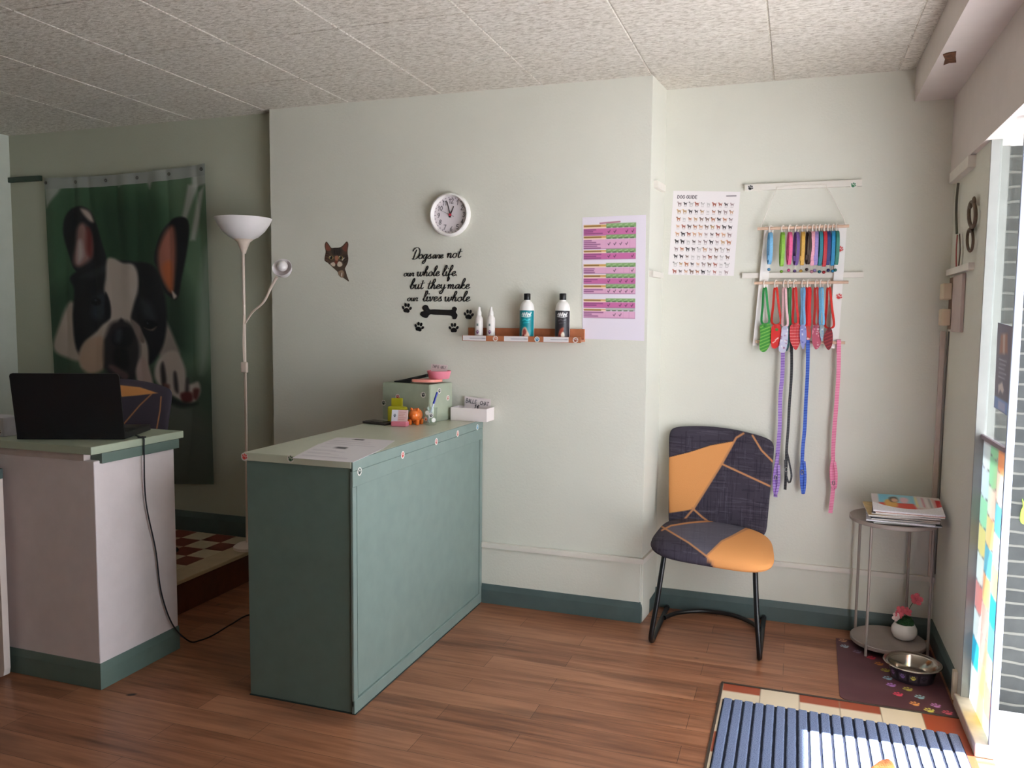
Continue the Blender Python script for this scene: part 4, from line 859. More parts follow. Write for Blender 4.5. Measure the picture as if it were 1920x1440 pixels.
def lettering(bm, s, x, z, X1, k, base_w, zs=0):
    """write s from x to X1 at baseline z, x-height k; ribbon with a broad-nib width"""
    tot = sum(GL[c][0] if c != ' ' else .55 for c in s); sx = (X1-x)/tot; pen = 0
    for c in s:
        if c == ' ': pen += .55; continue
        adv, strokes = GL[c]
        for st in strokes:
            pts = cr([(a, b, 0) for a, b in st], 7); W3 = [Vector((x+(pen+p.x)*sx+p.y*k*.28, 0, z+zs*(pen+p.x)*sx+p.y*k)) for p in pts]
            A, B = [], []
            for i, p in enumerate(W3):
                t_ = (W3[min(i+1, len(W3)-1)]-W3[max(i-1, 0)]).normalized(); n = Vector((-t_.z, 0, t_.x)); wd = base_w*(.42+.58*abs(t_.z))*(.6 if i in (0, len(W3)-1) else 1)
                A.append(p+n*wd/2); B.append(p-n*wd/2)
            F = [bm.verts.new(q+Vector((0, YB-.0034, 0))) for q in A]; G = [bm.verts.new(q+Vector((0, YB-.0034, 0))) for q in B]
            F2 = [bm.verts.new(q+Vector((0, YB-.0004, 0))) for q in A]; G2 = [bm.verts.new(q+Vector((0, YB-.0004, 0))) for q in B]
            for i in range(len(F)-1):
                for q in ((F[i], F[i+1], G[i+1], G[i]), (F2[i], G2[i], G2[i+1], F2[i+1]), (F[i], F2[i], F2[i+1], F[i+1]), (G[i], G[i+1], G2[i+1], G2[i])): bm.faces.new(q)
            bm.faces.new((F[0], G[0], G2[0], F2[0])); bm.faces.new((F[-1], F2[-1], G2[-1], G[-1]))
        pen += adv
t = thing('wall_lettering', (-1.89, YB, 1.69), 'black cursive lettering about dogs making lives whole, under the clock', 'lettering')
kx = .030
for words in ([('D', -2.058, 1.923, -2.014, .031, .0056), ('ogs', -2.020, 1.926, -1.940, .026, .0054), ('are', -1.934, 1.927, -1.866, .022, .0046), ('not', -1.846, 1.929, -1.762, .0275, .0056)],
              [('our', -2.112, 1.829, -2.048, .020, .0046), ('whole', -2.030, 1.829, -1.890, .0265, .0056), ('life.', -1.874, 1.829, -1.772, .027, .0056)],
              [('but', -2.072, 1.758, -1.990, .027, .0056), ('they', -1.966, 1.758, -1.853, .026, .0056), ('make', -1.843, 1.758, -1.708, .026, .0056)],
              [('our', -2.090, 1.690, -2.024, .020, .0046), ('lives', -1.992, 1.689, -1.876, .027, .0056), ('whole', -1.860, 1.689, -1.706, .026, .0056)]):
    for s, x, z, x1, k, bw in words:
        bm = bmesh.new(); lettering(bm, s, x, z, x1, k, bw, 0); obj('lettering_word', bm, LET, t)
def wall_paw(x, y, s, rot, label):
    c = atY(YB, x, y); t = thing('paw_decal', c, label, 'wall decal', 'black paw decals around the bone')
    for i, (a, b, ra, rb, r_) in enumerate(PAWS):
        X, Y = a*math.cos(rot)-b*math.sin(rot), a*math.sin(rot)+b*math.cos(rot); pts = []
        for k in range(20):
            q = 2*PI*k/20; u, v = ra*math.cos(q), rb*math.sin(q)
            if i == 0 and v < 0: u *= 1-.35*(v/rb)**2
            if i == 0 and v > 0: v *= 1-.3*math.cos(q*1.0-PI/2)**6
            w_ = r_+rot; pts.append(c+Vector(((X+u*math.cos(w_)-v*math.sin(w_))*s, -.0005, -(Y+u*math.sin(w_)+v*math.cos(w_))*s)))
        obj('toe' if i else 'pad', BM(prism, pts, (0, -.003, 0)), LET, t)
wall_paw(763, 579, .037, .1, 'black paw decal left of the bone, uppermost on that side'); wall_paw(786, 614, .036, .25, 'black paw decal below the left end of the bone')
wall_paw(851, 616, .036, -.05, 'black paw decal below the right end of the bone'); wall_paw(879, 591, .036, .1, 'black paw decal right of the bone, partly behind the small spray bottles')
bp_ = [(792, 577), (796, 572), (802, 573), (806, 580), (815, 580), (845, 581), (848, 577), (853, 575), (857, 579), (855, 585), (858, 591), (855, 598), (849, 598), (845, 592), (815, 590), (806, 590), (801, 596), (794, 595), (788, 590), (790, 585), (795, 583)]
tag(obj('bone_decal', BM(prism, [atY(YB-.0005, v.x, v.y) for v in cr([(a, b, 0) for a, b in bp_], 4, True)], (0, -.003, 0)), LET, base=atY(YB, 823, 586)), 'black bone shaped wall decal under the cursive lettering', 'wall decal')

# picture ledge with bottles
COP = M('copper_wood', (176, 108, 72), .45, var=.1, vs=30)
sy = YB-.085
t = thing('wall_shelf', (-1.39, YB, 1.478), 'narrow copper brown picture ledge with white price labels', 'shelf')
obj('ledge', BM(box, -1.712, -1.048, sy, YB-.001, 1.478, 1.490, .002), COP, t); obj('back_board', BM(box, -1.71, -1.05, YB-.014, YB-.001, 1.4905, 1.545, .002), COP, t)
obj('front_lip', BM(box, -1.712, -1.048, sy-.010, sy-.0002, 1.474, 1.504, .002), COP, t)
for x0, x1, y in ((868, 911, 637), (945, 990, 640), (1019, 1066, 643)):
    a = atY(sy-.0108, x0, y).x; b = atY(sy-.0108, x1, y).x; z = 1.478
    ar = Art((222, 216, 216)); ar.line([(34, 52), (84, 50)], 12, (150, 146, 156), 3).line([(88, 50), (92, 50)], 14, (120, 116, 126), 3)
    sheet('price_label', quad((a, sy-.0112, 1.503), (b, sy-.0112, 1.503), (b, sy-.0112, 1.476), (a, sy-.0112, 1.476)), 40, 12, ar, PRINT('card', .6), parent=t, uvmap=lambda u, v: (u*100, v*100), thick=.0008, nrm=(0, -1, 0))
for x, y, c_ in ((929, 637, (206, 120, 90)), (1007, 639, (70, 130, 170)), (1079, 640, (150, 80, 60))): sticker(t, Vector((atY(sy-.0108, x, y).x, sy-.0108, 1.489)), (1, 0, 0), (0, 0, 1), .0145, c_, .3)
def wrap(name, r, z0, z1, c, a0, a1, nu, nv, art, mat, parent):
    """label wrapped round a bottle between angles"""
    def fn(u, v):
        a = a0+(a1-a0)*u; return Vector((c[0]+r*math.cos(a), c[1]+r*math.sin(a), z1+(z0-z1)*v))
    return sheet(name, fn, nu, nv, art, mat, parent=parent, uvmap=lambda u, v: (u*100, v*100))
def shampoo(x, label, col, figs):
    y = YB-.05; zb = 1.4905; t = thing('shampoo_bottle', (x, y, zb), label, 'bottle', 'pet shampoo bottles on the ledge')
    bm = bmesh.new(); lathe(bm, [(0, 0), (.036, 0), (.039, .004), (.039, .150), (.0375, .166), (.033, .182), (.024, .196), (.017, .200), (.017, .206), (0, .206)], (x, y, zb), 40); obj('bottle', bm, WPL, t, True)
    bm = bmesh.new(); lathe(bm, [(0, .2065), (.0175, .2065), (.018, .208), (.018, .238), (.0165, .240), (0, .240)], (x, y, zb), 32); obj('cap', bm, BLACK, t, True)
    a = Art(col); a.line([(36, 16), (42, 10), (44, 20), (50, 9), (53, 20), (60, 8), (62, 22), (68, 12), (73, 18), (80, 8)], 4.4, (230, 228, 226), 1.2, True).line([(34, 22), (60, 25), (80, 20)], 3, (226, 224, 224), 1.5, True)
    a.line([(40, 38), (52, 34), (60, 38), (74, 34)], 4, tuple(min(255, int(v*1.25+50)) for v in col), 2, True, .8).line([(44, 48), (70, 45)], 2.6, tuple(min(255, int(v*1.15+40)) for v in col), 2)
    for p, c_ in figs: a.poly(p, c_, 2.5, True)
    wrap('label', .0394, zb+.012, zb+.150, (x, y), -PI*.98, -PI*.02, 80, 60, a, PRINT('label', .35), t)
dogs1 = [([(38, 100), (36, 80), (44, 66), (56, 64), (64, 78), (72, 100)], (206, 170, 150)), ([(42, 78), (50, 70), (58, 80), (54, 92), (44, 90)], (150, 66, 60)), ([(40, 94), (48, 90), (48, 100), (38, 100)], (120, 40, 44))]
dogs2 = [([(40, 96), (46, 74), (58, 64), (66, 66), (62, 82), (54, 92)], (150, 70, 54)), ([(52, 100), (54, 86), (62, 80), (68, 86), (68, 100)], (220, 208, 190)), ([(42, 100), (44, 90), (52, 94), (52, 100)], (96, 36, 36))]
shampoo(-1.357, 'large shampoo bottle with black cap and teal label on the ledge', (14, 128, 138), dogs1); shampoo(-1.160, 'large shampoo bottle with black cap and black label on the ledge', (48, 44, 48), dogs2)
def spray(x, label):
    y = YB-.05; zb = 1.4905; t = thing('spray_bottle', (x, y, zb), label, 'bottle', 'slim white spray bottles on the ledge')
    bm = bmesh.new(); lathe(bm, [(0, 0), (.021, 0), (.0225, .003), (.0225, .095), (.021, .108), (.015, .118), (.0135, .122), (0, .122)], (x, y, zb), 32); obj('bottle', bm, M('frosted_white', (226, 220, 216), .3), t, True)
    bm = bmesh.new(); lathe(bm, [(0, .1225), (.0135, .1225), (.0135, .136), (.011, .145), (.008, .150), (.0072, .166), (.005, .168), (0, .168)], (x, y, zb), 24); obj('spray_head', bm, WPL, t, True)
    a = Art((226, 220, 216)); a.rect(42, 20, 58, 36, (130, 142, 136), 2).rect(46, 24, 54, 32, (90, 104, 98), 2); paw_art(a, 50, 76, 17, (110, 60, 112), .1, 2)
    wrap('label', .0228, zb+.012, zb+.094, (x, y), -PI*.95, -PI*.05, 44, 50, a, PRINT('label', .35), t)
spray(-1.632, 'slim white spray bottle with purple paw print, left one of the pair'); spray(-1.562, 'slim white spray bottle with purple paw print, right one of the pair')

# price chart
pa = Art((226, 218, 228)); GO, GN, GY, PK, PL = (206, 160, 90), (130, 164, 108), (176, 178, 176), (198, 108, 160), (218, 166, 196)
rows = [(412, 440, 495, PK, GN), (503, 528, 605, PL, GN), (618, 640, 690, PK, GN), (732, 757, 805, PL, GN), (820, 845, 890, PK, GN), (903, 928, 970, PL, GN), (1018, 1040, 1085, PK, GN), (1097, 1114, 1168, PL, GY)]
r_ = random.Random(9); m_ = lambda y: (y-345)/10
for i, (a, b, c_, col, hd) in enumerate(rows):
    pa.rect(2, m_(a)-.2, 38, m_(b)-1.0, GO, .3).rect(2, m_(b)-1.0, 38, m_(b), (236, 208, 186), .3).line([(3, m_(a)+.8), (30+r_.uniform(-4, 3), m_(a)+.8)], .9, (128, 96, 50), .3)
    pa.rect(38, m_(a)-1.0, 85, m_(b)-.3, hd, .3)
    for k in range(5): pa.line([(40+k*9.2, m_(a)+.6), (45+k*9.2, m_(a)-.2)], .5, (180, 204, 160), .3); pa.line([(39.5+k*9.2, m_(b)-.6), (45+k*9.2, m_(b)-.7)], .7, (74, 96, 66), .3)
    pa.rect(2, m_(b), 85, m_(c_), col, .3)
    for y in np.arange(m_(b)+1.0, m_(c_)-.5, 1.5): pa.line([(2.6, y), (10+r_.uniform(4, 25), y)], .65, (120, 66, 112), .3)
    for k in range(6): pa.line([(38+k*9.3, m_(b)), (38+k*9.3, m_(c_))], .35, (172, 110, 152), .2, al=.7)
    pa.line([(2, m_(c_)), (85, m_(c_))], .4, (150, 96, 134), .2)
    for k in range(5):
        if r_.random() < .6: y = (m_(b)+m_(c_))/2; pa.line([(41+k*9.3, y), (42.2+k*9.3, y+.9), (44.5+k*9.3, y-1)], .7, (70, 50, 66), .25)
pa.line([(28, 5.4), (60, 4.6)], 1.1, (170, 100, 120), .4)
o = sheet('price_chart', quad((-1.074, YB-.0015, 2.127), (-.741, YB-.0015, 2.13), (-.736, YB-.0015, 1.489), (-1.064, YB-.0015, 1.494)), 130, 250, pa, PRINT('paper', .6), uvmap=lambda u, v: (u*100, v*100), thick=.001, nrm=(0, -1, 0), base=(-.9, YB, 1.49))
tag(o, 'printed price chart with pink and green table rows, on the wall corner', 'poster')

# dog breed poster in the alcove
ga = Art((230, 224, 224)); write(ga, 'DOG', 7.5, 7, 5.0, (74, 66, 72), .85, adv=1.22); write(ga, 'GUIDE', 21.5, 7, 5.0, (74, 66, 72), .85, adv=1.16); ga.line([(83, 7), (97, 6.4)], 1.6, (120, 112, 116), .5)
pal = [(196, 150, 120), (150, 130, 130), (90, 78, 76), (60, 54, 56), (170, 110, 80), (190, 184, 182), (120, 96, 84), (40, 36, 38), (176, 140, 100), (150, 80, 64)]
for j in range(10):
    for i in range(10):
        x, y = 11+i*9.0-j*.12, 20+j*12.0; c_ = r_.choice(pal); s = r_.uniform(.75, 1.15); c2_ = tuple(min(255, v+30) for v in c_) if r_.random() < .5 else tuple(int(v*.6) for v in c_)
        ga.ell(x+.4, y, 2.5*s, 1.15*s, c_, .45).ell(x-2.3*s, y-1.9*s, 1.25*s, 1.0*s, c2_, .4, .3).poly([(x-2.4*s, y-1.6*s), (x-1.0*s, y-1.2*s), (x-1.0*s, y+.6*s), (x-2.2*s, y+.4*s)], c_, .4)
        for q in (-1.7, -.9, 1.6, 2.3): ga.line([(x+q*s, y+.4), (x+(q+.1)*s, y+3.0*s)], .65*s, c_, .35)
        ga.line([(x+2.6*s, y-.6), (x+3.6*s, y-2.0*s)], .5, c2_, .35); ga.line([(x-1.8, y+4.6), (x+1.9, y+4.6)], .7, (186, 176, 178), .4)
o = sheet('breed_poster', quad((-.647, YA-.0015, 2.288), (-.300, YA-.0015, 2.268), (-.320, YA-.0015, 1.832), (-.664, YA-.0015, 1.842)), 270, 340, ga, PRINT('paper', .6), uvmap=lambda u, v: (u*103, v*134), thick=.001, nrm=(0, -1, 0), base=(-.48, YA, 1.84))
tag(o, 'white dog breed poster with ten rows of tiny dogs in the alcove', 'poster')

# ================================================================== COLLAR RACK with collars, ties and leashes
ry = YA-.036
SLW = M('rack_white', (232, 228, 224), .5, var=.02); DOW = M('pale_dowel', (214, 180, 156), .5, var=.08, vs=40)
t = thing('hanging_rack', (.01, ry, 1.48), 'white hanging rack of two slats and three dowels on the alcove wall', 'rack')
def slat(xa, za, xb, zb): 
    bm = bmesh.new(); prism(bm, [(xa-.0225, ry, za), (xa+.0225, ry, za), (xb+.0225, ry, zb), (xb-.0225, ry, zb)], (0, .008, 0)); return obj('slat', bm, SLW, t)
sl = slat(-.148, 2.083, -.188, 1.468); sr = slat(.200, 2.085, .183, 1.462)
dz = (2.068, 1.790, 1.487)
for (xa, xb), z in zip(((-.206, .232), (-.212, .240), (-.196, .236)), dz): obj('dowel', BM(tube, [(xa, ry-.0085, z+.002), (xb, ry-.0085, z+.004)], .0075, 12), DOW, t, True)
obj('hanging_cord', BM(tube, cr([(-.19, ry-.012, 2.072), (-.175, ry-.003, 2.12), (-.122, YA-.0265, 2.262), (-.10, YA-.0268, 2.282), (.10, YA-.0268, 2.283), (.125, YA-.0265, 2.262), (.20, ry-.003, 2.12), (.215, ry-.012, 2.074)], 8), .0024, 6), M('cord_white', (222, 216, 206), .7), t, True)
for o_, x, y in ((sl, 0, 0), (sr, 1575, 467), (sr, 1573, 556)):
    if x: sticker(t, atY(ry-.0003, x, y), (1, 0, 0), (0, 0, 1), .019, (200, 50, 50), .5)
RING = M('ring_white', (226, 214, 204), .4)
def ring(parent, x, z, r=.0145, yaw=.9, y=None):
    c = Vector((x, (ry-.0085) if y is None else y, z-r+.0095)); d = Vector((math.cos(yaw), math.sin(yaw), 0))
    obj('hook_ring', BM(tube, [c+d*r*math.cos(a)*.8+Vector((0, 0, r*math.sin(a)*1.25)) for a in [2*PI*k/20 for k in range(20)]], .0030, 8, True), RING, parent, True)
    return c.z-r*1.2
def cx_(px): return 1420+px/10.283
COLLARS = [(245, 990, (110, 170, 210), 'light blue', .030, .9), (478, 1030, (130, 180, 60), 'lime green', .032, 1.0), (618, 1000, (222, 90, 140), 'rose pink', .030, .9), (748, 1010, (106, 76, 140), 'purple', .032, .8), (868, 1010, (206, 160, 70), 'golden yellow', .026, 1.1),
 (978, 990, (70, 54, 50), 'dark brown', .034, .75), (1062, 1015, (226, 160, 176), 'pale pink', .022, 1.2), (1130, 1005, (150, 130, 190), 'lavender', .022, 1.2), (1203, 1015, (40, 120, 134), 'teal', .028, .95), (1290, 1035, (184, 36, 48), 'crimson', .028, 1.1),
 (1360, 1005, (40, 50, 110), 'navy', .024, 1.1), (1448, 1015, (30, 130, 180), 'bright blue', .030, 1.2), (1522, 1000, (50, 126, 110), 'sea green', .024, 1.0)]
where = ['at the left end of the upper dowel', 'after the gap on the upper dowel', 'right of the lime green one', 'right of the rose pink one', 'right of the purple one', 'at the middle of the upper dowel', 'right of the dark brown one', 'right of the pale pink one', 'with a white tag, right of the lavender one', 'right of the teal one', 'between the crimson and bright blue ones', 'near the right slat', 'half behind the right slat']
BELL = {}
for (px, pb, col, nm, hw, yaw), wh in zip(COLLARS, where):
    x = atY(ry, cx_(px), 470).x; ztop = dz[0]; zb = atY(ry, cx_(px), 400+pb/10.283).z
    t = thing('pet_collar', (x, ry-.0085, zb), nm+' pet collar hanging '+wh, 'collar', 'pet collars on the upper dowel')
    zt = ring(t, x, ztop+.002, .0155, yaw)+.004; cz, hh = (zt+zb)/2, (zt-zb)/2; d = Vector((math.cos(yaw+.25), -math.sin(yaw+.25), 0)); yc = ry-.040
    m_c = M('collar_'+nm.replace(' ', '_'), col, .6, var=.12, vs=160)
    pts = [Vector((x, yc+.032*0, cz))+d*hw*.62*math.cos(a)*(1+.0*math.sin(a))+Vector((0, (.0315*max(0, math.sin(a))**6), hh*math.sin(a))) for a in [PI/2+2*PI*k/28 for k in range(29)]]
    nrm_ = Vector((d.y, -d.x, 0)); obj('strap', BM(strap, pts, nrm_, .0165, .002), m_c, t, True)
    bl = Vector((x+R.uniform(-.004, .004), yc-.002, zb-.026-R.uniform(0, .006)))
    obj('bell_loop', BM(tube, [bl+Vector((0, 0, .006)), Vector((x, yc, zb+.001))], .0012, 6), RING, t)
    bm = bmesh.new(); ell(bm, bl, (.0085, .0085, .008), 14, 10); obj('bell', bm, M('bell_'+nm.replace(' ', '_'), tuple(int(v*.85) for v in col), .3, metal=.35), t, True)
    obj('clasp', BM(box, bl.x-.008, bl.x+.008, yc-.013, yc-.008, zb+.02, zb+.046, .002), m_c, t)
def tx_(px): return 1410+px/9.6
def tz_(py): return 520+py/9.6
STR = {}
TIES = [(235, 'green', (36, 140, 70), [(150, 860), (330, 850), (330, 1180), (235, 1340), (135, 1290), (150, 1040)], (60, 140, 50), 'stripe', (150, 196, 90), 'green necktie with bright stripes at the left end of the lower dowel', 75),
 (430, 'red', (204, 44, 34), [(370, 870), (500, 860), (530, 1000), (515, 1180), (430, 1280), (350, 1240), (345, 1000)], (206, 40, 36), 'dot', (60, 120, 50), 'red necktie with one green spot, second from the left', 85),
 (590, 'blush', (222, 178, 184), [(545, 900), (640, 890), (648, 1100), (600, 1340), (480, 1310), (520, 1060)], (190, 188, 210), 'spot', (150, 90, 130), 'lilac patterned necktie on a blush strap', 50),
 (672, 'dark green', (46, 110, 60), [(620, 890), (690, 880), (690, 1100), (650, 1300), (600, 1290)], (44, 90, 80), 'stripe', (30, 50, 90), 'dark green and navy necktie half behind the lilac one', 30),
 (775, 'scarlet', (206, 40, 40), [(700, 860), (860, 850), (872, 1060), (850, 1210), (785, 1310), (700, 1180), (680, 1040)], (202, 60, 64), 'plaid', (236, 190, 180), 'red plaid necktie on a scarlet strap above the leash dowel', 50),
 (925, 'sky blue', (110, 160, 200), [(870, 880), (960, 870), (985, 1060), (950, 1240), (905, 1285), (865, 1120)], (140, 144, 196), 'spot', (90, 90, 160), 'violet blue flowered necktie on a sky blue strap', 30),
 (1020, 'bright red', (214, 34, 40), [(950, 900), (1045, 880), (1060, 1060), (1020, 1130), (960, 1080)], (196, 60, 50), 'spot', (90, 130, 70), 'short red and green necktie on a broad bright red strap', 34),
 (1165, 'brick red', (190, 50, 46), [(1100, 880), (1210, 870), (1245, 1080), (1230, 1220), (1150, 1300), (1090, 1200), (1080, 1040)], (176, 80, 100), 'spot', (232, 160, 176), 'pink flowered necktie on a brick red strap', 40),
 (1255, 'pale blue', (110, 176, 216), [(1220, 880), (1290, 870), (1290, 1040), (1260, 1160), (1225, 1040)], (150, 168, 176), 'spot', (120, 150, 190), 'pale blue strap with a small grey blue necktie', 34),
 (1390, 'red', (190, 40, 44), [(1360, 930), (1425, 920), (1455, 1040), (1440, 1220), (1375, 1310), (1300, 1200), (1290, 1060)], (120, 28, 40), 'stripe', (176, 60, 62), 'dark red striped necktie at the right end of the lower dowel', 80)]
for n, (px, sn, scol, poly, tcol, pat, pcol, label, spread) in enumerate(TIES):
    yy = ry-.030-.009*(n % 3); c0 = atY(yy, tx_(px), tz_(90)); x = c0.x
    kn = sum(p[0] for p in poly[:2])/2; ktop = atY(yy, tx_(kn), tz_(poly[0][1]-20)); tip = min(atY(yy, tx_(p[0]), tz_(p[1])).z for p in poly)
    t = thing('pet_necktie', (x, yy, tip), label, 'necktie', 'pet neckties on the lower dowel')
    zt = ring(t, x, dz[1]+.003, .0165, 1.0)+.004; m_s = M('strap_'+sn.replace(' ', '_'), scol, .6, var=.1, vs=160)
    ya = ry-.010
    for s in (-1, 1):
        q = [(x+s*.003, ya, zt), (x+s*.007, (ya+yy)/2, zt-.02), (x+(ktop.x-x)*.5+s*spread*.00016, yy, (zt+ktop.z)/2), (ktop.x+s*spread*.00026, yy, ktop.z+.016), (ktop.x+s*.004, yy-.001, ktop.z-.002)]
        wd = (.5+.0*s, 1, .25); obj('strap', BM(strap, cr(q, 7), (.85, .5*s, 0), .0125 if sn != 'bright red' else .02, .0016), m_s, t, True)
    ta = Art(tcol); X0_, Y0_ = min(p[0] for p in poly), min(p[1] for p in poly)
    if pat == 'stripe':
        for k in range(12): ta.line([(X0_-20, Y0_+k*60+10), (X0_+220, Y0_+k*60-90)], 16, pcol, 5, al=.8)
    if pat == 'dot': ta.ell(445, 940, 28, 26, pcol, 8).line([(420, 1130), (470, 1090)], 18, (240, 220, 214), 6).line([(370, 1180), (420, 1150)], 14, (236, 210, 204), 6)
    if pat == 'spot':
        for k in range(22): ta.ell(X0_+R.uniform(0, 170), Y0_+R.uniform(0, 430), R.uniform(8, 20), R.uniform(8, 18), pcol if k % 3 else (230, 224, 226), 6)
    if pat == 'plaid':
        for k in range(8): ta.line([(X0_-10, Y0_+k*54), (X0_+220, Y0_+k*54-6)], 12, pcol, 5, al=.6); ta.line([(X0_+k*30, Y0_-10), (X0_+k*30+6, Y0_+480)], 9, (140, 30, 36), 4, al=.6)
    sm = [(v.x, v.y) for v in cr([(a, b, 0) for a, b in poly], 3, True)]; bm = bmesh.new()
    f = bm.faces.new([bm.verts.new(atY(yy, tx_(a), tz_(b))) for a, b in sm]); f.normal_update(); bmesh.ops.triangulate(bm, faces=[f])
    refine(bm, .0055); g = bmesh.ops.extrude_face_region(bm, geom=bm.faces[:]); bmesh.ops.translate(bm, verts=[v for v in g['geom'] if isinstance(v, bmesh.types.BMVert)], vec=(0, -.004, 0))
    P = proj(np.array([tuple(v.co) for v in bm.verts])); o = obj('blade', bm, PRINT('tie', .6), t); setcol(o, ta.eval(np.stack([(P[:, 0]-1410)*9.6, (P[:, 1]-520)*9.6], 1)))
    bm = bmesh.new(); box(bm, ktop.x-.010, ktop.x+.010, yy-.006, yy+.004, ktop.z-.018, ktop.z+.002, .004); obj('knot', bm, M('knot_%d' % n, tuple(int(v*.9) for v in tcol), .6), t, True)
# leashes over the lowest dowel
def leash(pts, col, col2, label, loop, w=.020):
    q = [atY(ry-.019-.004*(i % 2), x, y) for i, (x, y) in enumerate(pts)]; top = q[0]
    t = thing('dog_leash', q[-1], label, 'leash', 'dog leashes on the lowest dowel')
    m, nt, b = nodes('webbing_'+label.split()[0]); wv = N(nt, 'ShaderNodeTexWave', wave_type='BANDS', bands_direction='Z', Scale=38.0); nt.links.new(posvec(nt), wv.inputs['Vector'])
    nt.links.new(ramp(nt, wv.outputs[0], [(.45, col), (.6, col2)]), b.inputs['Base Color']); b.inputs['Roughness'].default_value = .7
    over = [Vector((top.x, ry+.0005, dz[2]-.05)), Vector((top.x, ry+.0005, dz[2])), Vector((top.x, ry-.0085, dz[2]+.0135)), Vector((top.x, ry-.018, dz[2]+.002))]
    P = cr(over+q[1:], 8); L = len(P); wd = []; 
    for i in range(L): a = .35*math.sin(i*.13+len(label)); wd.append(Vector((math.cos(a*.9), math.sin(a*.9), 0)))
    obj('webbing', BM(strap, P, wd, w, .0018), m, t, True)
    lp = cr([atY(ry-.026, x, y) for x, y in loop], 6); obj('handle_loop', BM(strap, lp, (.9, .4, 0), w*.7, .0018), m, t, True)
    e = q[-2]; obj('snap_hook', BM(tube, [e+Vector((.006*math.cos(a), -.008, .011*math.sin(a))) for a in [2*PI*k/14 for k in range(14)]], .002, 6, True), M('hook_metal', (200, 200, 204), .25, metal=.9), t, True)
leash([(1468, 646), (1467, 700), (1463, 745), (1462, 800), (1458, 850), (1455, 895), (1454, 932)], (110, 60, 160), (186, 160, 214), 'purple checked leash hanging furthest left, beside the chair back', [(1459, 850), (1453, 880), (1451, 905), (1454, 928), (1460, 905), (1460, 872)])
leash([(1484, 644), (1484, 700), (1480, 760), (1478, 800), (1475, 840), (1474, 880), (1472, 918)], (30, 30, 32), (70, 70, 74), 'black leash hanging second from the left with a looped end', [(1475, 845), (1480, 868), (1484, 893), (1479, 905), (1473, 885), (1472, 862)], .014)
leash([(1515, 644), (1514, 700), (1511, 755), (1509, 800), (1505, 845), (1504, 885), (1506, 926)], (30, 60, 170), (90, 130, 214), 'royal blue leash hanging third from the left', [(1506, 850), (1502, 880), (1503, 912), (1507, 925), (1510, 895), (1508, 865)], .018)
leash([(1573, 644), (1572, 700), (1568, 760), (1564, 810), (1562, 855), (1563, 905), (1557, 962)], (222, 110, 150), (240, 160, 186), 'pink leash hanging furthest right, longest of the four', [(1562, 858), (1558, 880), (1560, 908), (1566, 915), (1568, 890), (1565, 866)])

# ================================================================== ROUND SIDE TABLE, MAGAZINES, POT
TXc, TYc = .479, 4.262; TAU = M('taupe_metal', (150, 138, 130), .45, var=.04)
t = thing('side_table', (TXc, TYc, 0), 'round two-tier taupe metal side table in the corner by the door', 'table')
def tray(z, r, nm): obj(nm, BM(lathe, [(0, z-.018), (r-.004, z-.018), (r, z-.014), (r, z), (r-.004, z+.003), (r-.010, z), (0, z-.002)], (TXc, TYc, 0), 72), TAU, t, True)
tray(.654, .198, 'table_top'); tray(.052, .172, 'lower_shelf')
for a in (-128, 142, -20, 58):
    a = math.radians(a); c_, s_ = math.cos(a), math.sin(a)
    obj('leg', BM(tube, [(TXc+c_*.178, TYc+s_*.178, .0035), (TXc+c_*.178, TYc+s_*.178, .06), (TXc+c_*.176, TYc+s_*.176, .635)], .0065, 12), TAU, t, True)
mg_cols = [((60, 80, 70), (190, 190, 186)), ((212, 210, 216), (228, 226, 230)), ((40, 44, 70), (206, 200, 194)), ((120, 108, 100), (200, 190, 180)), ((180, 150, 90), (210, 204, 196)), ((70, 70, 76), (200, 196, 190)), ((206, 140, 120), (222, 216, 210))]
mg_lab = ['magazine at the very bottom of the stack on the round table', 'pale magazine second from the bottom of the stack on the round table', 'dark blue magazine third from the bottom of the stack', 'brown magazine in the middle of the stack on the round table', 'ochre magazine just above the middle of the stack', 'dark grey magazine third from the top of the stack', 'salmon covered magazine directly under the top magazine']
def mag_corners(f, dx, dy, rot, L=.292, W=.215):
    cxx, cyy = .505+dx, 4.215+dy; z = .656+f*.070; tl = f*.030
    q = [(-L/2, W/2), (L/2, W/2), (L/2, -W/2), (-L/2, -W/2)]; c_, s_ = math.cos(rot), math.sin(rot)
    return [Vector((cxx+a*c_-b*s_, cyy+a*s_+b*c_, z+(b/W)*tl)) for a, b in q]
jit = [(.012, -.004, .05), (-.008, -.016, -.07), (.004, .000, .03), (.014, .006, -.06), (-.012, .002, .06), (.018, -.008, -.10), (.026, -.014, -.02)]
for k in range(7):
    q = mag_corners(k/7, *jit[k]); cov, pg = mg_cols[k]; t = thing('magazine', (q[3]+q[1])/2, mg_lab[k], 'magazine', 'magazines stacked on the round table')
    bm = bmesh.new(); prism(bm, [p+Vector((0, 0, .0012)) for p in [q[0], q[1]*.995+q[0]*.005, q[2]*.99+q[3]*.01+Vector((0, .001, 0)), q[3]]], (0, 0, .0056)); obj('pages', bm, M('pages_%d' % k, pg, .7, var=.1, vs=200), t)
    bm = bmesh.new(); prism(bm, [p+Vector((0, 0, .0069)) for p in q], (0, 0, .0009)); obj('cover', bm, M('cover_%d' % k, cov, .35, var=.3, vs=25), t)
q = mag_corners(1, .022, .0, -.035, .30, .235); t = thing('magazine', (q[3]+q[1])/2, 'top magazine of the stack, bright cover with red banner', 'magazine', 'magazines stacked on the round table')
bm = bmesh.new(); prism(bm, [p+Vector((0, 0, .0012)) for p in q], (0, 0, .0078)); obj('pages', bm, M('pages_1', (228, 226, 230)), t)
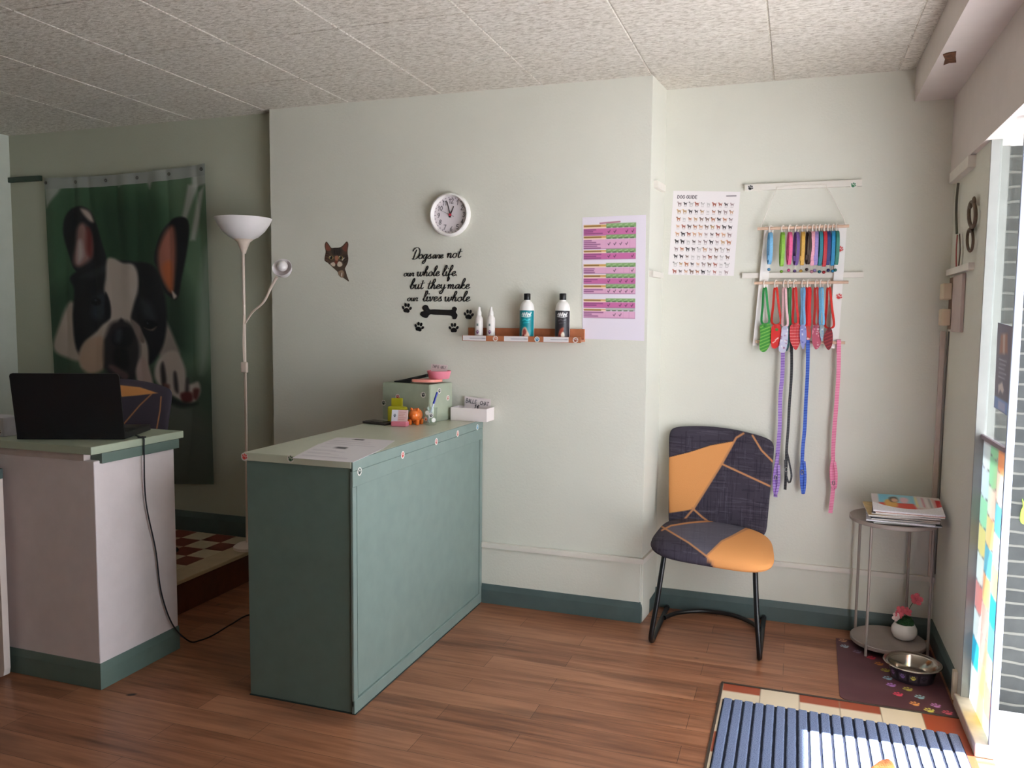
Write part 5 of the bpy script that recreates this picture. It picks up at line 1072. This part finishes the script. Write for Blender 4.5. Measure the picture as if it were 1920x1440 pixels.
mc = Art((214, 206, 200)); mc.rect(0, 0, 12, 100, (206, 196, 196), 1).rect(10, 0, 62, 55, (110, 190, 214), 1.5).rect(26, 6, 60, 50, (150, 196, 206), 5).poly([(10, 52), (60, 48), (64, 80), (12, 76)], (214, 70, 56), 2)
mc.poly([(18, 45), (24, 30), (34, 34), (36, 70), (20, 72)], (222, 170, 80), 2, True).poly([(26, 20), (36, 14), (38, 40), (28, 46)], (70, 50, 36), 2, True).ell(33, 34, 5, 11, (216, 168, 136), 1).poly([(42, 20), (48, 14), (54, 24), (50, 46), (42, 44)], (226, 180, 190), 2, True)
for k in range(6): mc.line([(64+k*5, 8), (65+k*5, 62)], 2.4, [(226, 220, 150), (206, 210, 216), (200, 130, 150), (226, 222, 222), (150, 150, 150), (216, 160, 150)][k], 1)
mc.rect(92, 14, 100, 66, (206, 36, 44), .8).rect(0, 80, 100, 100, (206, 200, 196), 3).rect(66, 72, 100, 90, (196, 140, 126), 4)
sheet('cover', lambda u, v: quad(*[p+Vector((0, 0, .0100)) for p in q])(u, v)+Vector((0, 0, .0015*math.sin(PI*u)-.004*v*v)), 60, 30, mc, PRINT('glossy', .35), parent=t, uvmap=lambda u, v: (u*100, v*100), thick=.0008, nrm=(0, 0, 1))

px_, py_, pz_ = .552, 4.285, .0525
t = thing('potted_plant', (px_, py_, pz_), 'small white round pot with green ball and pink flowers on lower table tier', 'plant')
bm = bmesh.new(); lathe(bm, [(0, 0), (.032, 0), (.050, .012), (.0595, .036), (.057, .058), (.045, .078), (.040, .079), (.050, .058), (.050, .03), (0, .02)], (px_, py_, pz_), 44); obj('pot', bm, M('glazed_white', (232, 228, 224), .2, var=.01, coat=.4), t, True)
bm = bmesh.new(); ell(bm, (px_+.004, py_, pz_+.078), (.038, .038, .034), 30, 20)
for v in bm.verts: v.co += (v.co-Vector((px_+.004, py_, pz_+.078)))*R.uniform(-.10, .14)
obj('moss_ball', bm, M('moss_green', (34, 78, 40), .9, var=.35, vs=150), t)
PET = M('petal_pink', (214, 96, 110), .5, var=.2, vs=60); PETW = M('petal_white', (232, 206, 204), .5)
def flower(c, r, yaw, til, mat):
    bm = bmesh.new(); q = Matrix.Rotation(yaw, 3, 'Z')@Matrix.Rotation(til, 3, 'X')
    for k in range(5):
        a = 2*PI*k/5; ctr = []
        pts = []
        for (l, w) in ((.12, .12), (.5, .42), (.85, .40), (1.05, .0), (.85, -.40), (.5, -.42), (.12, -.12)): pts.append(Vector((l*math.cos(a)-w*math.sin(a), l*math.sin(a)+w*math.cos(a), .25*l*l))*r)
        A = [bm.verts.new(Vector(c)+q@p) for p in pts]; B = [bm.verts.new(Vector(c)+q@(p+Vector((0, 0, -.0012)))) for p in pts]
        bm.faces.new(A); bm.faces.new(B[::-1])
        for i in range(7): bm.faces.new((A[i], B[i], B[(i+1) % 7], A[(i+1) % 7]))
    ell(bm, Vector(c)+q@Vector((0, 0, .002)), (r*.2,)*3, 10, 8); return obj('flower', bm, mat, t)
fl = [(atY(4.27, 1718, 1124), .030, .3, 1.0, PET), (atY(4.26, 1690, 1146), .026, -.5, 1.1, PET), (atY(4.25, 1701, 1147), .022, .6, .9, PET), (atY(4.255, 1681, 1157), .022, -.8, 1.2, PETW), (atY(4.26, 1686, 1152), .020, .1, 1.3, PET)]
for c_, r_, yw, tl, mt in fl: flower(c_, r_, yw, tl, mt)
GRN = M('stem_green', (52, 70, 40), .6)
for e in (fl[0][0], fl[1][0], fl[3][0]): obj('stem', BM(tube, cr([(px_, py_, pz_+.08), tuple(Vector((px_, py_, pz_+.08)).lerp(e, .6)+Vector((-.004, .004, .012))), tuple(e+Vector((0, .003, -.004)))], 6), .0016, 6), GRN, t, True)

# ================================================================== MATS AND BOWL
fm = [(.246, 4.31), (.236, 3.80), (.232, 3.66), (.240, 3.63), (.262, 3.612), (.45, 3.606), (.674, 3.602), (.676, 3.9), (.676, 4.32)]
def mat_pt(u, v):
    y = 4.31-(4.31-3.604)*v; xl = .246-.014*v; xr = .675
    dyc = y-3.604
    if dyc < .04: xl += .04*(1-math.sqrt(max(0, 1-(1-dyc/.04)**2)))
    return Vector((xl+(xr-xl)*u, y, .0034))
ma = Art((92, 56, 62)); r_ = random.Random(4)
for k in range(40): ma.ell(r_.uniform(.24, .67), r_.uniform(3.6, 4.3), r_.uniform(.02, .08), r_.uniform(.01, .05), r_.choice([(84, 50, 56), (104, 68, 72)]), .02, al=.5)
PCOL = [(170, 196, 206), (130, 110, 130), (200, 150, 110), (200, 50, 70), (206, 130, 60), (190, 180, 60), (150, 190, 206), (186, 130, 206), (226, 70, 96), (206, 196, 90), (166, 206, 212), (240, 160, 90), (206, 140, 200), (220, 210, 100), (226, 96, 120)]
PPOS = [(.283, 4.212), (.338, 4.162), (.279, 4.286), (.395, 4.109), (.424, 4.047), (.445, 3.98), (.446, 3.894), (.453, 3.823), (.471, 3.735), (.517, 3.804), (.556, 3.74), (.527, 3.664), (.608, 3.677), (.576, 3.622), (.644, 3.625)]
for (x, y), c_ in zip(PPOS, PCOL): paw_art(ma, x, y, .026, c_, PI+.3, .0016)
o = sheet('feeding_mat', mat_pt, 170, 260, ma, PRINT('rubber', .55, bump=.2, bs=300), uvmap=lambda u, v: tuple(mat_pt(u, v))[:2], thick=.0030, nrm=(0, 0, 1), base=(.45, 3.95, 0))
tag(o, 'dark plum feeding mat with rows of coloured paw prints', 'mat')
bcx, bcy = .548, 3.935
t = thing('dog_bowl', (bcx, bcy, .0036), 'stainless steel dog bowl on the plum paw print mat', 'bowl')
STEEL = M('steel', (196, 188, 176), .16, metal=1, var=.02)
bm = bmesh.new(); lathe(bm, [(.0, .012), (.070, .012), (.082, .018), (.098, .066), (.106, .0735), (.120, .0755), (.1225, .073), (.120, .070), (.1075, .068), (.1025, .064)], (bcx, bcy, .0036), 72); obj('basin', bm, STEEL, t, True)
bm = bmesh.new(); lathe(bm, [(.0995, .068), (.1015, .064), (.088, .012), (.087, .002), (.080, .0), (.079, .003), (.086, .014), (.0985, .062)], (bcx, bcy, .0036), 72, True); obj('base', bm, M('bowl_dark', (40, 32, 40), .3, var=.05), t, True)
for a, c_ in ((-2.1, (120, 90, 150)), (-1.65, (190, 176, 80)), (-1.2, (30, 26, 34)), (-2.6, (150, 110, 170))):
    n = Vector((math.cos(a), math.sin(a), -.22)).normalized(); u_ = Vector((-math.sin(a), math.cos(a), 0)); sa = Art((66, 58, 66)); cpt = Vector((bcx+.0965*math.cos(a), bcy+.0965*math.sin(a), .038))+n*.0015
    v_ = n.cross(u_); paw_art(sa, 50, 46, 40, c_)
    sheet('paw_print', lambda u, v: cpt+u_*(u-.5)*.034-v_*(v-.5)*.034, 20, 20, sa, PRINT('label', .35), parent=t, uvmap=lambda u, v: (u*100, v*100))

# ribbed entrance mat: real ribs and grooves along Y
mx0, mx1, my0, my1 = -.236, .652, 2.35, 3.428
n_rib = 21; pw = (mx1-mx0)/n_rib
def fuzz(): return R.uniform(-.0006, .0006)
t = thing('door_mat', ((mx0+mx1)/2, (my0+my1)/2, 0), 'blue grey ribbed door mat on the tiled entrance', 'mat')
obj('backing', BM(box, mx0, mx1, my0, my1, .0026, .0055), M('mat_navy', (26, 32, 50), .95, var=.15, vs=60), t)
m, nt, b = nodes('mat_fibre'); nz = N(nt, 'ShaderNodeTexNoise', Scale=260.0, Detail=3.0); nt.links.new(posvec(nt), nz.inputs['Vector'])
nt.links.new(ramp(nt, nz.outputs[0], [(.3, (92, 104, 134)), (.7, (138, 150, 180))]), b.inputs['Base Color']); b.inputs['Roughness'].default_value = 1; b.inputs['Specular IOR Level'].default_value = .1
bp = N(nt, 'ShaderNodeBump', Strength=.8, Distance=.003); nt.links.new(nz.outputs[0], bp.inputs['Height']); nt.links.new(bp.outputs[0], b.inputs['Normal'])
for k in range(n_rib):
    xa = mx0+k*pw+.0048; xb = mx0+(k+1)*pw-.0048; bm = bmesh.new(); rows_ = []
    for y in np.linspace(my0+.002, my1-.002, 60):
        e1, e2 = fuzz(), fuzz(); rows_.append([bm.verts.new((x, y, z)) for x, z in ((xa+e1, .0056), (xa+e1, .0095), (xa+.004, .0118), (xb-.004, .0118), (xb+e2, .0095), (xb+e2, .0056))])
    for A, B in zip(rows_, rows_[1:]):
        for i in range(6): bm.faces.new((A[i], A[(i+1) % 6], B[(i+1) % 6], B[i]))
    bm.faces.new(rows_[0]); bm.faces.new(rows_[-1][::-1]); obj('rib', bm, m, t)

# ================================================================== FITTINGS ON THE RIGHT WALL
BEI = M('beige_plastic', (206, 188, 160), .45, var=.03)
t = thing('switch_board', (.70, 4.30, 1.56), 'narrow board with two beige switches on the right wall', 'switch')
obj('board', BM(box, .684, .699, 4.06, 4.28, 1.555, 1.815, .003), M('board_mauve', (190, 172, 166), .5), t)
obj('back_plate', BM(box, .686, .699, 4.2805, 4.385, 1.565, 1.81, .002), M('board_brown', (120, 92, 74), .6), t)
for z0, z1 in ((1.705, 1.782), (1.583, 1.662)): obj('switch', BM(box, .645, .6858, 4.29, 4.378, z0, z1, .006), BEI, t)
t = thing('cable_duct', (.69, 4.45, .6), 'thin vertical cable duct in the right corner below the switches', 'duct')
obj('cover', BM(box, .668, .690, 4.440, 4.464, .33, 1.556, .003), M('duct_white', (206, 190, 178), .5), t)
obj('cord', BM(tube, cr([(.6965, 4.395, 1.555), (.6965, 4.42, 1.2), (.6965, 4.42, .8), (.6965, 4.43, .35)], 6), .003, 6), M('cord_grey', (110, 104, 96), .6), t, True)
def wallw(pts): return [atX(.688, x, y) for x, y in pts]
t = thing('red_leash', atX(.69, 1796, 500), 'short red and dark leather strap hanging above the switches', 'strap')
for pts, c_, w_ in (([(1795, 440), (1793, 470), (1793, 503)], (150, 60, 50), .02), ([(1799, 440), (1800, 470), (1797, 503)], (90, 66, 52), .018)):
    obj('strap', BM(strap, cr(wallw(pts), 6), (0, 1, 0), w_, .003), M('leather%d' % c_[0], c_, .6), t, True)
tag(obj('hanging_rope', BM(tube, cr(wallw([(1797, 343), (1794, 370), (1793, 400), (1794, 438)]), 6), .0055, 8), M('cord_dark', (84, 80, 66), .6), smooth=True, base=atX(.69, 1794, 438)), 'dark cord hanging from the short batten in the right corner', 'cord')
t = thing('wall_ornament', atX(.69, 1822, 470), 'brown ring shaped ornament hanging on the right wall beside the shop window', 'ornament')
BRN = M('ornament_brown', (96, 78, 62), .6, var=.2, vs=40)
def loop(cx__, cy__, a, b): return [atX(.684, cx__+a*math.cos(k*PI/10), cy__+b*math.sin(k*PI/10)) for k in range(20)]
obj('ring', BM(tube, loop(1823, 402, 6.5, 24), .0075, 10, True), BRN, t, True); obj('ring', BM(tube, loop(1819, 450, 5.5, 21), .006, 10, True), BRN, t, True)
obj('bow', BM(lambda b: [ell(b, atX(.684, 1826, 378), (.008, .022, .022)), ell(b, atX(.684, 1820, 384), (.008, .02, .018))]), BRN, t, True)
obj('tassel', BM(tube, [atX(.684, 1822, 426), atX(.684, 1821, 436)], .009, 8), BRN, t, True)

# ================================================================== SMALL DOG ON THE MAT (only an ear tip shows)
def make_dog(loc, yaw):
    """small tan dog sitting; local +x is the way it faces, z up; one continuous skin made by remeshing"""
    bm = bmesh.new()
    def limb(pts, rs): tube(bm, cr(pts, 6), [rs[min(int(i/6), len(rs)-1)]*(1-(i % 6)/6)+rs[min(int(i/6)+1, len(rs)-1)]*(i % 6)/6 for i in range(6*(len(pts)-1)+1)], 14)
    ell(bm, (-.075, 0, .085), (.078, .070, .078)); ell(bm, (-.035, 0, .125), (.068, .060, .075)); ell(bm, (.0, 0, .165), (.055, .054, .072), rot=Matrix.Rotation(-.3, 3, 'Y'))
    limb([(.0, 0, .19), (.02, 0, .235), (.035, 0, .275)], [.046, .040, .040])                      # neck
    ell(bm, (.048, 0, .300), (.056, .050, .046)); ell(bm, (.095, 0, .286), (.034, .024, .021)); ell(bm, (.124, 0, .292), (.009, .010, .008)); ell(bm, (.07, 0, .278), (.03, .032, .022))
    for s in (-1, 1):
        limb([(.005, .034*s, .16), (.03, .036*s, .10), (.034, .036*s, .05), (.036, .037*s, .014)], [.026, .019, .015, .014]); ell(bm, (.048, .037*s, .0125), (.024, .016, .0122))
        ell(bm, (-.065, .055*s, .062), (.058, .028, .055)); limb([(-.03, .064*s, .045), (-.06, .066*s, .022), (-.02, .066*s, .014)], [.022, .016, .014]); ell(bm, (.0, .066*s, .012), (.026, .016, .0118))
        a = Vector((.022, .036*s, .325)); tip = Vector((.012, .064*s, .400)) if s > 0 else Vector((.03, -.088, .330))                       # upright pointed ear
        rows = []
        for k in range(7):
            q = k/6; c_ = a.lerp(tip, q)+Vector((-.004*math.sin(PI*q), .004*s*math.sin(PI*q), 0)); w_ = .058*(1-q)**.6+.004; rows.append([bm.verts.new(c_+Vector((x*w_*.35-.004*abs(y)*0, y*w_*s, x*.0-.012*y*(1-q)))) for x, y in ((-.5, -1), (.5, -1), (.9, 0), (.5, 1), (-.5, 1), (-.9, 0))])
        for A, B in zip(rows, rows[1:]):
            for i in range(6): bm.faces.new((A[i], A[(i+1) % 6], B[(i+1) % 6], B[i]))
        bm.faces.new(rows[0][::-1]); bm.faces.new(rows[-1])
    limb([(-.14, 0, .055), (-.18, .03, .035), (-.20, .08, .022), (-.17, .12, .018)], [.020, .016, .013, .008])
    bmesh.ops.recalc_face_normals(bm, faces=bm.faces)
    me = bpy.data.meshes.new('dog_raw'); bm.to_mesh(me); bm.free(); o = bpy.data.objects.new('dog_raw', me); COL.objects.link(o)
    md = o.modifiers.new('r', 'REMESH'); md.mode = 'VOXEL'; md.voxel_size = .0042; sm = o.modifiers.new('s', 'SMOOTH'); sm.factor = .5; sm.iterations = 3
    dg = bpy.context.evaluated_depsgraph_get(); m2 = bpy.data.meshes.new_from_object(o.evaluated_get(dg)); bpy.data.objects.remove(o)
    m2.name = 'dog'; m2.materials.clear()
    V = np.array([tuple(v.co) for v in m2.vertices]); C = np.tile(np.array([160, 100, 58.]), (len(V), 1))
    def blend(mask, c): C[:] = C*(1-mask[:, None])+np.array(c)*mask[:, None]
    sm_ = lambda x, a, b: np.clip((x-a)/(b-a), 0, 1)
    blend(sm_(V[:, 0], .02, .05)*sm_(-V[:, 2], -.22, -.12), (236, 220, 200)); blend(sm_(-V[:, 2], -.03, -.015), (238, 224, 206)); blend(sm_(V[:, 0], .075, .105)*sm_(V[:, 2], .25, .27), (226, 190, 150))
    blend(sm_(V[:, 2], .372, .395), (96, 56, 34)); blend(sm_(V[:, 0], .118, .121)*(V[:, 2] > .28), (24, 20, 20))
    C = np.clip(C/255, 0, 1); C = np.where(C <= .04045, C/12.92, ((C+.055)/1.055)**2.4)
    m2.materials.append(PRINT('fur', .9, bump=.6, bs=380, spec=.1)); m2.polygons.foreach_set('use_smooth', [True]*len(m2.polygons))
    o = bpy.data.objects.new('dog', m2); COL.objects.link(o); setcol(o, C); o.location = loc; o.rotation_euler = (0, 0, yaw); o.scale = (.74,)*3
    for s in (-1, 1):
        bm = bmesh.new(); ell(bm, (.086, .026*s, .312), (.0075, .0075, .0075), 14, 10); e = obj('eye', bm, M('eye_dark', (24, 16, 14), .08)); e.parent = o; e.location = (0, 0, 0)
    return o
DOGYAW = -1.25
tipw = atZ(.398*.74+.012, 1664, 1423)
q = Matrix.Rotation(DOGYAW, 3, 'Z')@Vector((.009, .047, 0))
dog = make_dog((tipw.x-q.x, tipw.y-q.y, .0122), DOGYAW)
tag(dog, 'small tan dog on the blue mat, its ear tip at the bottom edge', 'dog')

# ================================================================== LIGHT
w = bpy.data.worlds.new('sky'); sc.world = w; w.use_nodes = True
bg = w.node_tree.nodes['Background']; bg.inputs[0].default_value = (.86, .92, 1.0, 1); bg.inputs[1].default_value = 1.6
sun = bpy.data.lights.new('sun', 'SUN'); sun.energy = 9.0; sun.angle = math.radians(.53); sun.color = (.95, .96, 1.0)
so = bpy.data.objects.new('sun', sun); COL.objects.link(so); so.location = (6, 3.5, 9)
dvec = Vector((-1, -.05, -1.63)); so.rotation_euler = dvec.to_track_quat('-Z', 'Y').to_euler()
def portal(y0, y1, z0, z1, x=.79):
    l = bpy.data.lights.new('daylight_portal', 'AREA'); l.shape = 'RECTANGLE'; l.size = y1-y0; l.size_y = z1-z0; l.cycles.is_portal = True
    o = bpy.data.objects.new('daylight_portal', l); COL.objects.link(o); o.location = (x, (y0+y1)/2, (z0+z1)/2)
    o.matrix_world = Matrix(((0, 0, 1, x), (1, 0, 0, (y0+y1)/2), (0, 1, 0, (z0+z1)/2), (0, 0, 0, 1)))
portal(2.32, 3.60, 0, 2.31); portal(W2, 2.24, .45, 2.24)
sc.view_settings.view_transform = 'Standard'; sc.view_settings.look = 'None'; sc.view_settings.gamma = 1; sc.view_settings.use_curve_mapping = False
sc.view_settings.exposure = 2.1
sc.cycles.use_denoising = True
sc.cycles.max_bounces = 12; sc.cycles.diffuse_bounces = 8; sc.cycles.transparent_max_bounces = 16
sc.cycles.sample_clamp_indirect = 6
